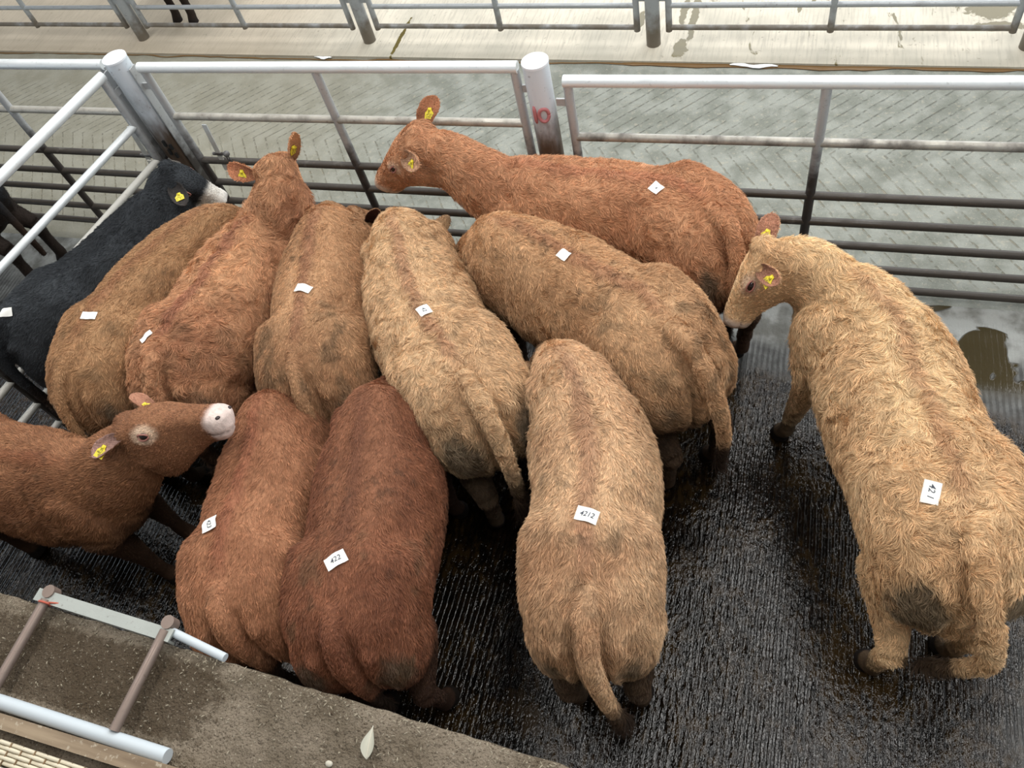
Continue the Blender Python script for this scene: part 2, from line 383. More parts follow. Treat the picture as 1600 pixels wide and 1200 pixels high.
def post(x, y, h, r, label, group, cap=True, mat=M_POST, lean=(0, 0), name='fence_post'):
    root = empty(name, (x, y, 0), label, 'post', group)
    g = Geo(); g.tube([(x, y, 0), (x + lean[0], y + lean[1], h)], r, 32); o = part('shaft', g, mat, root); autosmooth(o)
    if cap:
        g = Geo(); g.tube([(x + lean[0], y + lean[1], h - .004), (x + lean[0], y + lean[1], h + .008), (x + lean[0], y + lean[1], h + .011)], [r * 1.03, r * 1.03, r * .96], 32)
        o = part('cap', g, M_CAP, root); autosmooth(o)
    return root
P1 = post(-3.95, 3.45, 1.66, .074, 'thick white-topped steel post at the corner behind the black cow', 'white-capped fence posts')
P2 = post(-1.285, 3.45, 1.625, .070, 'thick white-topped steel post with a red paint mark', 'white-capped fence posts')
# red paint loop and bar on the second post
def on_post(px_, py_, r, ang, z): return np.array([px_ + r * math.sin(ang), py_ - r * math.cos(ang), z])
g = Geo()
for k0, (wx, wz, th) in enumerate(((.38, .040, .0065),)):
    pts = [on_post(-1.285, 3.45, .0705, .30 + wx * math.cos(a), 1.345 + wz * math.sin(a)) for a in np.linspace(0, 2 * math.pi, 28)]
    g.tube(pts, .010, 8)
part('red_paint_ring', g, M_RED, P2)['label'] = 'red painted loop'
g = Geo(); g.tube([on_post(-1.285, 3.45, .0695, -.42, z) for z in np.linspace(1.29, 1.40, 6)], [.006, .012, .013, .013, .012, .007], 8)
part('red_paint_bar', g, M_RED, P2)['label'] = 'red painted bar'
# flat steel strips bolted beside the corner post, and its two hanging slam latches
g = Geo(); g.box((-3.868, 3.42, .05), (-3.860, 3.48, 1.6)); g.box((-4.040, 3.36, .05), (-4.032, 3.42, 1.6)); part('steel_strip', g, M_STILE, P1, smooth=False)
g = Geo()
for z in (.98, 1.05):
    g.box((-3.93, 3.366, z), (-3.915, 3.38, z + .045)); g.box((-3.90, 3.372, z - .03), (-3.885, 3.386, z + .01))
part('keyhole', g, m_simple('slot_black', lin(14, 13, 12), .8), P1, smooth=False)
def latch(c, label, dx=.02, dy=-.0):
    c = np.array(c); root = empty('slam_latch', Vector(c), label, 'latch', 'latches hung beside the corner post')
    g = Geo(); n = 8; P = [c + np.array([dx * s, dy * s, .19 * s]) for s in (-1.0, 1.0)]
    X = np.array([.018, 0, 0]); Y = np.array([0, .004, 0])
    g.add([p + a * X + b * Y for p in P for a, b in ((-1, -1), (1, -1), (1, 1), (-1, 1))],
          [(0, 1, 2, 3), (7, 6, 5, 4), (0, 4, 5, 1), (1, 5, 6, 2), (2, 6, 7, 3), (3, 7, 4, 0)])
    part('latch_bar', g, M_RAIL_TOP, root, smooth=False)
    pipe_part('latch_pin', [c + [-.05, 0, -.05], c + [.05, 0, -.05]], .011, M_STILE, root)
    g = Geo(); g.sphere(c + [.055, 0, -.05], .022, 12); part('latch_knob', g, M_STILE, root)
    g = Geo()
    for i in range(3):
        a = np.linspace(0, 2 * math.pi, 12); q = c + [.05 + .006 * i, 0, -.085 - .026 * i]
        ring = [q + (np.array([.010 * math.cos(t), 0, .017 * math.sin(t)]) if i % 2 else np.array([0, .010 * math.cos(t), .017 * math.sin(t)])) for t in a]
        g.tube(ring, .0035, 6)
    part('chain', g, M_STILE, root)
latch((-3.60, 3.44, .99), 'steel slam latch hung on the gate right of the corner post')
latch((-4.16, 3.39, 1.00), 'steel slam latch hung left of the corner post')
latch((-4.08, 3.30, .80), 'lower steel slam latch above the head of the black cow')

# far fence across the alley
fp = [(-6.43, 6.10), (-3.80, 6.01), (-1.15, 5.92), (1.56, 5.84)]
far_lab = ['far thin steel post, leftmost, beside the black legs', 'far thin steel post standing left of the top middle', 'far thin steel post beside the brown wet stains', 'far thin steel post at the top right corner']
for (x, y), lb in zip(fp, far_lab):
    post(x, y, 1.6, .058, lb, 'posts of the far fence', cap=True, mat=M_FARPIPE)
FZ = [.17, .36, .56, .78, 1.08, 1.5]
allp = [(-9.1, 6.19)] + fp + [(4.2, 5.76)]
gl = ['far gate panel in the top left corner', 'far gate panel in front of the black legs', 'far gate panel between the second and third far posts', 'far gate panel at the top right over the wet stains', 'far gate panel cut off by the right edge']
for i in range(5):
    a, b = np.array(allp[i]), np.array(allp[i + 1]); d = (b - a) / np.linalg.norm(b - a)
    gate(tuple(a + d * .13), tuple(b - d * .13), FZ, gl[i], 'six-rail gates of the far fence', rt=.028, r=.021, mats=(M_FARPIPE,) * 3, mid=(.5,), name='metal_gate')

# muck line along the far slab edge and the froth on it
def ribbon(name, pts, wd, z, mat, label, cat, group=None, hgt=.004):
    g = Geo(); pts = [np.array([*p, z]) for p in pts]; g.tube(pts, wd, 8)
    V = g.arr(); V[:, 2] = z + (V[:, 2] - z) * hgt / np.max(wd)
    o = mesh_obj(name, V, g.f, mat, None, tuple(np.append(np.mean([p[:2] for p in pts], 0), 0))); o['label'] = label; o['category'] = cat
    if group: o['group'] = group
    return o
xs = np.linspace(-10.5, 5.8, 160); 
yl = 5.652 - .0311 * (xs) - .01 + (noise(np.stack([xs, xs * 0, xs * 0], 1), 4, 5, 2) - .5) * .05
wv = np.where(xs > -1.3, .028, .009) * (0.7 + .6 * noise(np.stack([xs, xs * 0 + 3, xs * 0], 1), 6, 9))
ribbon('muck_line', list(zip(xs, yl)), wv, .001, M_STAIN, 'thin brown line of wet muck along the far slab edge', 'muck', hgt=.006).__setitem__('kind', 'stuff')
M_FROTH = m_simple('white_froth', lin(236, 238, 238), .6)
for (a, b, lb) in (((1140, 103), (1215, 106), 'white smear of froth on the muck line, long one at the right'), ((492, 90), (518, 92), 'short white smear of froth on the slab edge left of middle')):
    A, B = unpx(*a, 0)[:2], unpx(*b, 0)[:2]
    ribbon('froth_smear', [A + (B - A) * t + [0, .012 * math.sin(9 * t)] for t in np.linspace(0, 1, 9)], [.006, .018, .024, .016, .02, .026, .02, .015, .006], .012, M_FROTH, lb, 'froth', 'froth on the slab edge', hgt=.006)

# ------------------------------------------------------------------ the frame, mat and litter on the walkway wall
ZW = 1.6
M_LAD = m_pipe('frame_grey', lin(158, 162, 156), lin(150, 146, 134), 0, .5, .5); M_LADB = m_simple('frame_paint_blue', lin(186, 194, 198), .5)
M_RUNG = m_pipe('rung_rusty', lin(128, 112, 102), lin(120, 100, 88), 0, .5, .5)
lad = empty('pipe_frame', (-2.0, .2, ZW), 'dusty pipe frame of two rails and rungs lying on the concrete wall', 'frame')
zr = ZW + .045
def U(px, py, z=zr): return unpx(px, py, z)
a, b = U(58, 928), U(268, 994); d_ = nrm(b - a); n_ = np.array([-d_[1], d_[0], 0]); g = Geo()
for lo_, hi_, z0_, z1_ in ((-.022, .022, -.004, .004), (-.022, -.014, -.034, -.004)):
    g.add([q + n_ * w_ + np.array([0, 0, z_]) for q in (a, b) for z_ in (z0_, z1_) for w_ in (lo_, hi_)], [(0, 1, 3, 2), (4, 6, 7, 5), (0, 4, 5, 1), (2, 3, 7, 6), (0, 2, 6, 4), (1, 5, 7, 3)])
part('long_rail', g, M_LAD, lad, smooth=False)['label'] = 'pale steel angle bar'
pipe_part('long_rail', [U(258, 982, ZW + .03), U(352, 1028, ZW + .01)], .015, M_LADB, lad)
a, b = U(-150, 1048, ZW + .03), U(262, 1182, ZW + .03)
pipe_part('long_rail', [a, b], .024, M_LADB, lad)['label'] = 'pale blue rail'
for p, q in (((72, 937), (-8, 1075)), ((258, 985), (178, 1142))):
    pipe_part('rung', [U(*p), U(*q)], .0175, M_RUNG, lad)
    c = U(p[0] + 6, p[1] - 12, zr); pipe_part('coupling', [c - [.0, .0, .03], c + [0, 0, .010]], .024, M_RUNG, lad)
g = Geo(); c0 = U(72, 941)
pts = [c0 + np.array([0, -.004, 0]) + .0225 * np.array([math.cos(t), 0, math.sin(t)]) for t in np.linspace(0, 2 * math.pi, 16)]
g.tube(pts, .004, 6); g.tube([c0 + [.02, 0, .01], U(95, 943), U(112, 951, ZW + .02)], .003, 6)
part('red_twine', g, m_simple('red_twine', lin(176, 88, 68), .8), lad)['label'] = 'loop of red twine'

def oriented(name, p0, p1, wdt, h, mat, label, cat, z0):
    """a long board from p0 to p1 (plan), its far edge on that line"""
    p0 = np.array(p0[:2]); p1 = np.array(p1[:2]); d = nrm(p1 - p0); n = np.array([d[1], -d[0]])
    g = Geo(); q = [p0, p1, p1 + n * wdt, p0 + n * wdt]
    g.add([(*a, z0) for a in q] + [(*a, z0 + h) for a in q], [(0, 1, 2, 3), (7, 6, 5, 4), (0, 4, 5, 1), (1, 5, 6, 2), (2, 6, 7, 3), (3, 7, 4, 0)])
    o = mesh_obj(name, g.arr(), g.f, mat, None, (*((p0 + p1) / 2), z0), smooth=False); o['label'] = label; o['category'] = cat
    return o, d, n
def m_timber():
    t = NT('weathered_timber'); n = t.noise(6, 5, stretch=(.3, 3, 3)); n2 = t.noise(50, 4)
    c = t.mix(t.ramp(n, .35, .65), tuple(lin(150, 132, 108)), tuple(lin(112, 94, 74)))
    return t.set(col=t.mix(t.ramp(n2, .58, .7, 0, .6), c, tuple(lin(190, 180, 160))), rough=.85, nor=t.bump(n, .4, .006))
zt = ZW + .03
oriented('timber_edge', U(-200, 1048 + 4, ZW + .06), U(330, 1216, ZW + .06), .045, .055, m_timber(), 'weathered timber edging strip along the near side of the blue rail', 'board', ZW + .003)
# woven strip: rows of pale strands
A_, B_ = U(-160, 1075, ZW + .05)[:2], U(290, 1222, ZW + .05)[:2]; d = nrm(B_ - A_); n = np.array([d[1], -d[0]])
root = empty('woven_mat', (*(A_ + B_) / 2, ZW), 'pale woven rush strip in the bottom left corner', 'mat')
M_STRAND = m_simple('pale_strand', lin(206, 196, 172), .8); M_WEFT = m_simple('brown_weft', lin(120, 98, 70), .85)
L = np.linalg.norm(B_ - A_)
for r_ in range(5):
    g = Geo(); s = np.arange(0, L, .006); off = n * (.052 + .0135 * r_)
    pts = [np.array([*(A_ + d * t + off), ZW + .048 + .0035 * math.sin(t / .05 * math.pi + math.pi * r_)]) for t in s]
    g.tube(pts, .0066, 6); part('strand', g, M_STRAND, root)
for t in np.arange(.01, L, .05):
    g = Geo(); p = A_ + d * t; g.tube([np.array([*(p + n * (.046 + q)), ZW + .0515]) for q in (0, .035, .072)], .0032, 6); part('binding', g, M_WEFT, root)
o, _, _ = oriented('walkway_board', A_ + n * .118, B_ + n * .118, .25, .055, m_simple('cream_board', lin(206, 200, 184), .7), 'cream walkway board beyond the woven strip in the very corner', 'board', ZW + .003)

def leaf(px_, py_, L, W, rot, label):
    c = unpx(px_, py_, ZW + .012); g = Geo(); N, Mm = 14, 7; V = []
    for i in range(N + 1):
        t = i / N; ww = W * (math.sin(math.pi * t ** 1.5) ** .8 if 0 < t < 1 else 0.02)
        for j in range(Mm):
            s = (j / (Mm - 1) - .5) * 2; x = (t - .5) * L; y = s * ww; z = .012 * s * s * (ww / W) + .006 * math.sin(t * 3)
            V.append((c[0] + x * math.cos(rot) - y * math.sin(rot), c[1] + x * math.sin(rot) + y * math.cos(rot), c[2] + z))
    V = np.array(V); Vb = V - [0, 0, .0012]; K = len(V); f = []
    for i in range(N):
        for j in range(Mm - 1):
            q = (i * Mm + j, (i + 1) * Mm + j, (i + 1) * Mm + j + 1, i * Mm + j + 1); f.append(q[::-1]); f.append(tuple(K + a for a in q))
    root = empty('dried_leaf', Vector(c), label, 'leaf')
    part('blade', (np.concatenate([V, Vb]), f), m_simple('dried_leaf', lin(178, 176, 160), .6), root)
    g = Geo(); g.tube([V[i * Mm + 3] + [0, 0, .001] for i in range(N + 1)], [.0012] * (N + 1), 6); part('midrib', g, m_simple('leaf_rib', lin(206, 200, 184), .6), root)
leaf(578, 1160, .095, .021, math.radians(-82), 'pale dried teardrop leaf lying on the concrete wall top')
rng = np.random.RandomState(8); M_CRUMB = m_simple('pale_crumb', lin(186, 180, 164), .85)
def rock(c, r, mat, name, label, cat, group, seed):
    g = Geo(); g.sphere(c, (r, r * .8, r * .55), 10); V = g.arr(); nn = noise(V - np.array(c), .9 / r, seed)
    V = np.array(c) + (V - np.array(c)) * (.75 + .5 * nn)[:, None]
    o = mesh_obj(name, V, g.f, mat, None, tuple(c)); o['label'] = label; o['category'] = cat
    if group: o['group'] = group
rock(unpx(514, 1193, ZW + .01), .012, M_CRUMB, 'pebble', 'small pale pebble left of the dried leaf on the wall', 'pebble', None, 1)
g = Geo()                                                            # chaff and straw caught on the wall top: nobody could count it
for i in range(900):
    x = rng.uniform(-3.3, .3); edge = .355 + (x + 2.6) * -.0375
    y = edge - abs(rng.normal(0, .03)) - .002 if rng.rand() < .5 else rng.uniform(0.0, edge)
    c = np.array([x, y, ZW + .010]); a = rng.uniform(0, 6.28); l = rng.uniform(.002, .008); r_ = rng.uniform(.0007, .0028)
    g.tube([c - [l * math.cos(a), l * math.sin(a), 0], c + [0, 0, .003], c + [l * math.cos(a), l * math.sin(a), rng.uniform(-.003, .004)]], [r_ * .5, r_, r_ * .5], 5)
o = mesh_obj('straw_litter', g.arr(), g.f, NT('straw').set(col=tuple(lin(150, 140, 120)), rough=.9), None, (-1.5, .2, ZW)); o['kind'] = 'stuff'; o['label'] = 'chaff and straw dust caught on the concrete wall top'; o['category'] = 'litter'

# ------------------------------------------------------------------ cattle
# one continuous skin per animal: lofted trunk, neck, head, legs and tail are fused by a voxel remesh, then smoothed
TR_U = [-.045, -.02, .03, .10, .20, .30, .40, .52, .64, .76, .86, .94, 1.0, 1.05]
TR_T = [.80, .885, .945, .985, 1.0, 1.012, 1.0, .992, .99, 1.0, 1.008, .975, .90, .80]     # topline / H
TR_B = [.62, .54, .47, .43, .43, .45, .43, .41, .40, .41, .43, .46, .52, .60]              # underline / H
TR_W = [.085, .150, .225, .268, .290, .292, .278, .284, .290, .268, .232, .196, .150, .085] # half width, m
TR_Z = [.72, .73, .74, .77, .80, .82, .74, .70, .68, .67, .67, .68, .70, .71]              # height of the widest line / H
TR_N = [2., 2., 2.05, 2.15, 2.2, 2.3, 2.15, 2.2, 2.2, 2.05, 1.85, 1.85, 2., 2.]            # roundness above it

def smooth_interp(x, xp, fp):
    xp = np.array(xp); fp = np.array(fp, float); m = np.gradient(fp, xp)
    i = np.clip(np.searchsorted(xp, x) - 1, 0, len(xp) - 2); h = xp[i + 1] - xp[i]; t = (x - xp[i]) / h
    return (2 * t ** 3 - 3 * t ** 2 + 1) * fp[i] + (t ** 3 - 2 * t ** 2 + t) * h * m[i] + (-2 * t ** 3 + 3 * t ** 2) * fp[i + 1] + (t ** 3 - t ** 2) * h * m[i + 1]

class Spine:
    """plan curve of the back; first given point is the tail head (u=.1), last the withers (u=.9)"""
    def __init__(s, pts):
        c = catmull([np.array(p[:2]) for p in pts], 16); e0 = nrm(c[0] - c[4]); e1 = nrm(c[-1] - c[-5])
        c = np.concatenate([[c[0] + e0 * .6], c, [c[-1] + e1 * .9]]); dl = np.linalg.norm(np.diff(c, axis=0), axis=1)
        s.c = c; s.s = np.concatenate([[0], np.cumsum(dl)]); s.s0 = .6; s.L = (s.s[-1] - .9 - .6) / .8
        for _ in range(2):
            pass
    def at(s, u):
        q = s.s0 + (u - .1) * s.L
        p = np.array([np.interp(q, s.s, s.c[:, 0]), np.interp(q, s.s, s.c[:, 1])])
        a = np.array([np.interp(q + .06, s.s, s.c[:, 0]), np.interp(q + .06, s.s, s.c[:, 1])]); b = np.array([np.interp(q - .06, s.s, s.c[:, 0]), np.interp(q - .06, s.s, s.c[:, 1])])
        T = nrm(a - b); return p, T, np.array([-T[1], T[0]])
    def P(s, u, v, z): p, T, N = s.at(u); return np.array([*(p + N * v), z])
    def inv(s, V):
        """u, lateral and heading for many points"""
        us = np.linspace(-.45, 1.6, 120); A = np.array([s.at(u)[0] for u in us]); T = np.array([s.at(u)[1] for u in us])
        d = ((V[:, None, :2] - A[None]) ** 2).sum(2); i = d.argmin(1)
        rel = V[:, :2] - A[i]; along = (rel * T[i]).sum(1); N = np.stack([-T[i][:, 1], T[i][:, 0]], 1)
        return us[i] + along / s.L, (rel * N).sum(1), T[i]

HD = dict(  # head sections: t along poll->muzzle, half width, up, down
    t=[-.13, -.08, .0, .10, .22, .34, .46, .58, .70, .82, .92, .99, 1.03],
    w=[.030, .070, .092, .104, .108, .106, .088, .072, .060, .056, .063, .054, .028],
    u=[.010, .034, .050, .056, .058, .052, .046, .042, .038, .036, .038, .026, .008],
    d=[.070, .110, .150, .180, .196, .190, .170, .145, .118, .098, .092, .076, .040])

def superring(c, A, B, w, up, dn, n_up=2.0, n_dn=2.0, m=32):
    """A = sideways unit, B = up unit"""
    an = np.arange(m) / m * 2 * math.pi; ca, sa = np.cos(an), np.sin(an)
    n = np.where(sa >= 0, n_up, n_dn); x = np.sign(ca) * np.abs(ca) ** (2 / n) * w
    y = np.sign(sa) * np.abs(sa) ** (2 / n) * np.where(sa >= 0, up, dn)
    return np.asarray(c) + x[:, None] * A + y[:, None] * B

def voxel(V, Fc, size, it=5):
    me = bpy.data.meshes.new('tmp'); me.from_pydata(V.tolist(), [], Fc)
    o = bpy.data.objects.new('tmp', me); COL.objects.link(o)
    md = o.modifiers.new('r', 'REMESH'); md.mode = 'VOXEL'; md.voxel_size = size; md.adaptivity = 0
    dg = bpy.context.evaluated_depsgraph_get(); dg.update(); m2 = bpy.data.meshes.new_from_object(o.evaluated_get(dg))
    n = len(m2.vertices); co = np.empty(n * 3, np.float32); m2.vertices.foreach_get('co', co); co = co.reshape(-1, 3).astype(float)
    nl = len(m2.loops); li = np.empty(nl, np.int32); m2.loops.foreach_get('vertex_index', li)
    ls = np.empty(len(m2.polygons), np.int32); m2.polygons.foreach_get('loop_start', ls); lt = np.empty(len(m2.polygons), np.int32); m2.polygons.foreach_get('loop_total', lt)
    q = ls[lt == 4]; F4 = np.stack([li[q], li[q + 1], li[q + 2], li[q + 3]], 1)
    bpy.data.objects.remove(o); bpy.data.meshes.remove(me); bpy.data.meshes.remove(m2)
    E = np.concatenate([F4[:, [0, 1]], F4[:, [1, 2]], F4[:, [2, 3]], F4[:, [3, 0]]]); E = np.concatenate([E, E[:, ::-1]])
    deg = np.bincount(E[:, 0], minlength=n).astype(float); deg[deg == 0] = 1
    return co, F4, E, deg
def relax(co, E, deg, it, mu=-.53, lam=.5, keep=None):
    for k in range(it):
        for s in (lam, mu):
            avg = np.stack([np.bincount(E[:, 0], weights=co[E[:, 1], a], minlength=len(co)) for a in range(3)], 1) / deg[:, None]
            d = (avg - co) * s
            co = co + (d if keep is None else d * keep[:, None])
    return co
def vnormals(co, F4):
    a = co[F4[:, 2]] - co[F4[:, 0]]; b = co[F4[:, 3]] - co[F4[:, 1]]; fn = np.cross(a, b); n = np.zeros_like(co)
    for k in range(4):
        for ax in range(3): n[:, ax] += np.bincount(F4[:, k], weights=fn[:, ax], minlength=len(co))
    return n / (np.linalg.norm(n, axis=1)[:, None] + 1e-12)

def faded(c):
    c = lin(*c); l = c @ np.array([.3, .55, .15]); return (c * .90 + l * .10) * np.array([1.03, 1.12, 1.14])

def make_ear(base, axis, open_, L=.185, W=.062, droop=0.0, curl=1.0):
    """cupped leaf with thickness; axis points to the tip, open_ where the hollow faces"""
    axis = nrm(axis); open_ = nrm(open_ - axis * np.dot(open_, axis)); side = np.cross(axis, open_)
    N, Mm = 18, 11; outer, inner = [], []
    for i in range(N + 1):
        t = i / N; ww = W * (.45 + .55 * math.sin(math.pi * min(1, t * 1.05) ** .8)) if t < .55 else W * max(.03, (1 - ((t - .55) / .45) ** 2.3)) ** .6
        cup = curl * (2.3 * (1 - t) + .9 * t)
        for j in range(Mm):
            s = (j / (Mm - 1) - .5) * 2; ang = s * cup * .62; rr = ww / max(.62 * cup, .35)
            p = np.asarray(base) + axis * t * L - open_ * (rr * math.cos(ang) - rr) * -1.0 * 0 + side * rr * math.sin(ang) + open_ * rr * (1 - math.cos(ang)) - np.array([0, 0, droop * t * t])
            outer.append(p - open_ * .0045); inner.append(p + open_ * .0025)
    V = np.array(outer + inner); K = len(outer); f = []
    for i in range(N):
        for j in range(Mm - 1):
            q = (i * Mm + j, i * Mm + j + 1, (i + 1) * Mm + j + 1, (i + 1) * Mm + j); f.append(q[::-1]); f.append(tuple(K + a for a in q))
    for i in range(N):
        for j in (0, Mm - 1):
            a, b = i * Mm + j, (i + 1) * Mm + j; f.append((a, b, K + b, K + a) if j else (b, a, K + a, K + b))
    for j in range(Mm - 1):
        a, b = N * Mm + j, N * Mm + j + 1; f.append((b, a, K + a, K + b)); 
        a, b = j, j + 1; f.append((a, b, K + b, K + a))
    isin = np.concatenate([np.zeros(K), np.ones(K)]); tt = np.tile(np.repeat(np.arange(N + 1) / N, Mm), 2)
    return V, f, isin, tt, (axis, side, open_)

def cow(label, spine, H, c_hi, c_lo, head=None, wid=1.0, tail=None, legs=None, hair=60000, hair_len=.030, curl=1.0, dirt=.6,
        sticker=None, ears=True, eyes=(1, -1), tags=(), white_face=0.0, seed=1, stripe=None, belly=1.0, hind_only=False, rumpdirt=1.0, eyering=.8, tuft=1.0,
        light=None, roll=0.0, muz=(206, 186, 170), drop=0.0, cutfront=False, group=None, patch=None, muck=(.92, .60), hs=1.0):
    rs = np.random.RandomState(seed); S = Spine(spine)
    mid = S.at(.5)[0]; root = empty('cow', (mid[0], mid[1], 0), label, 'cow', group)
    c_hi, c_lo = faded(c_hi), faded(c_lo)
    G = Geo()
    # trunk
    us = np.concatenate([np.linspace(-.045, .05, 8), np.linspace(.07, 1.05, 40)]); rings = []
    T_, B_, W_, Z_, N_ = (smooth_interp(us, TR_U, q) for q in (TR_T, TR_B, TR_W, TR_Z, TR_N))
    for i, u in enumerate(us):
        p, T, N = S.at(u); zc = Z_[i] * H; dz = -drop * sm(.75, 1.1, u)
        rings.append(superring((*p, zc + dz), np.array([*N, 0]), np.array([0, 0, 1.]), W_[i] * wid, T_[i] * H - zc, zc - B_[i] * H, N_[i], 2.1, 40))
    G.loft(rings)
    B = belly
    # haunch, pin, hook, shoulder masses
    for s in (-1, 1):
        p, T, N = S.at(.13); ax = np.array([[*T, 0], [*(N * s), 0], [0, 0, 1.]])
        G.sphere(S.P(.115, s * .150 * wid, .70 * H), (.205, .128 * wid, .27), 22, ax)
        G.sphere(S.P(.30, s * .228 * wid, .905 * H), (.085, .045, .034), 14, ax)
        G.sphere(S.P(.015, s * .105 * wid, .87 * H), (.05, .040, .045), 14, ax)
        p, T, N = S.at(.84); ax = np.array([[*T, 0], [*(N * s), 0], [0, 0, 1.]])
        G.sphere(S.P(.86, s * .155 * wid, .69 * H - drop * .4), (.17, .095 * wid, .27), 20, ax)
    # backbone ridge
    ur = np.linspace(.12, .92, 16); G.tube([S.P(u, 0, np.interp(u, TR_U, TR_T) * H - .022 - drop * sm(.75, 1.1, u)) for u in ur], .030, 12)
    # legs
    lg = dict(hl=(0, 0), hr=(0, 0), fl=(0, 0), fr=(0, 0)); lg.update(legs or {})
    for key, s in (('hl', 1), ('hr', -1)):
        du, dv = lg[key]; v = s * .155 * wid
        foot = S.P(.04 + du, v + dv, 0); hock = S.P(-.005 + du * .75, v + dv * .7, .385 * H)
        G.tube([S.P(.13, v * .95, .68 * H), S.P(.155 + du * .2, v + dv * .2, .55 * H), S.P(.09 + du * .5, v + dv * .45, .465 * H), hock], [.140, .118, .082, .054], 18)
        G.tube([hock, S.P(.02 + du * .85, v + dv * .85, .25 * H), S.P(.03 + du * .95, v + dv * .95, .11), S.P(.055 + du, v + dv, .06), S.P(.07 + du, v + dv, .0)], [.056, .037, .044, .047, .060], 14)
    for key, s in (('fl', 1), ('fr', -1)):
        du, dv = lg[key]; v = s * .135 * wid
        G.tube([S.P(.87, v * 1.05, .60 * H), S.P(.85 + du * .15, v * 1.05 + dv * .2, .47 * H), S.P(.86 + du * .5, v + dv * .5, .31 * H), S.P(.86 + du * .8, v + dv * .85, .17 * H), S.P(.86 + du * .95, v + dv * .95, .105), S.P(.875 + du, v + dv, .06), S.P(.885 + du, v + dv, .0)],
               [.120, .088, .055, .038, .043, .047, .058], 16)
    # tail
    tl = tail or {}
    sw = tl.get('swing', 0.0); end = tl.get('len', 1.0)
    TP = tl.get('pts') or [(.13, 0, .985 * H), (.035, sw * .1, .980 * H), (-.040, sw * .25, .915 * H), (-.080, sw * .5, .79 * H), (-.092, sw * .75, .64 * H), (-.090, sw * .95, .48 * H), (-.084, sw * 1.1, .32 * H), (-.08, sw * 1.15, .22 * H)]
    tp = catmull([S.P(*q) for q in TP], 6); tr = np.interp(np.linspace(0, 1, len(tp)), [0, .12, .3, .6, .85, 1], np.array([.042, .043, .036, .029, .024, .018]) * tl.get('r', 1.0))
    G.tube(tp, list(tr), 14)
    # neck and head
    wp = S.P(.90, 0, 0); _, T, N = S.at(.90); T3 = np.array([*T, 0])
    if head is None:
        poll = wp + T3 * .36 + [0, 0, .60 * H]; muz_p = poll + nrm(T3 * .25 + np.array([0, 0, -.9])) * .46
    else: poll, muz_p = np.array(head[0], float), np.array(head[1], float)
    if head is not None and len(head) > 2: upfix = np.array(head[2], float)
    else: upfix = None
    h = nrm(muz_p - poll); HL = np.linalg.norm(muz_p - poll); sc_ = HL / .47
    upref = upfix if upfix is not None else (np.array([0, 0, 1.]) if abs(h[2]) < .93 else T3)
    up = nrm(upref - h * h.dot(upref)); lat = np.cross(up, h)
    if roll: up, lat = up * math.cos(roll) + lat * math.sin(roll), lat * math.cos(roll) - up * math.sin(roll)
    hc = max(.95, min(1.2, sc_ * 1.08)) * hs
    for dt in (0,):
        rings = []
        tt = np.linspace(-.13, 1.03, 36); w_, u_, d_ = (smooth_interp(tt, HD['t'], HD[k]) for k in 'wud'); d_ = d_ * (1.06 + .16 * np.exp(-((tt - .2) / .28) ** 2))
        for i, t in enumerate(tt):
            rings.append(superring(poll + h * t * HL + up * (.012 * math.sin(t * 3)), lat, up, w_[i] * hc, u_[i] * hc, d_[i] * hc, 2.3, 1.75, 28))
        G.loft(rings)
    for s in (-1, 1):                                     # brow and cheek
        G.sphere(poll + h * .33 * HL + lat * s * .086 * hc + up * .012, (.045, .026, .026), 14, np.array([h, lat, up]))
        G.sphere(poll + h * .18 * HL + lat * s * .060 * hc - up * .095 * hc, (.085, .040, .080), 16, np.array([h, lat, up]))
        G.sphere(poll + h * .955 * HL + lat * s * .030 * hc + up * .012 * hc, (.026, .026, .022), 12, np.array([h, lat, up]))
    G.sphere(poll + up * .035 - h * .01, (.06, .055, .035), 14, np.array([h, lat, up]))
    nb = S.P(.88, 0, (.77 if poll[2] > .95 * H else .74) * H - drop); ne = poll - up * .060 * hc - h * .02 + h * .06
    d0 = T3 * .30 + np.array([0, 0, .12 if poll[2] > H * .9 else -.12]); dist = np.linalg.norm(ne - nb)
    back = nrm(nrm(-h) * .55 + (nb - ne) / dist * .75)
    p1 = nb + nrm(d0) * dist * .38; p2 = ne + back * dist * .33; rings = []
    upn0 = np.array([0, 0, 1.])
    for i in range(20):
        t = i / 19; c = (1 - t) ** 3 * nb + 3 * (1 - t) ** 2 * t * p1 + 3 * (1 - t) * t * t * p2 + t ** 3 * ne
        tg = nrm(3 * (1 - t) ** 2 * (p1 - nb) + 6 * (1 - t) * t * (p2 - p1) + 3 * t * t * (ne - p2))
        ur_ = nrm(upn0 * (1 - t) + up * t * .9 + 1e-6); ul = nrm(ur_ - tg * tg.dot(ur_)); la = np.cross(ul, tg)
        rings.append(superring(c, la, ul, np.interp(t, [0, .3, .65, 1], [.175, .145, .125, .108]) * (.5 + .5 * wid), np.interp(t, [0, .3, .65, 1], [.27, .22, .165, .105]), np.interp(t, [0, .3, .65, 1], [.27, .25, .205, .155]), 1.9, 1.9, 30))
    G.loft(rings)
    V, F4, E, deg = voxel(G.arr(), G.f, .0125)
    u, v, T2 = S.inv(V)
    rel = V - poll; ht, hu, hl = rel @ h / HL, rel @ up, rel @ lat
    hm = sm(.30, .18, np.sqrt(hu ** 2 + hl ** 2)) * sm(-.18, .02, ht) * sm(1.25, 1.1, ht)       # head mask
    dtail = np.min(((V[:, None] - tp[None, ::2]) ** 2).sum(2), 1) ** .5 if True else 0
    keep = 1 - .75 * hm - .6 * sm(.09, .05, dtail) * (1 - hm)
    V = relax(V, E, deg, 26, keep=keep, mu=-.50)
    n = vnormals(V, F4)
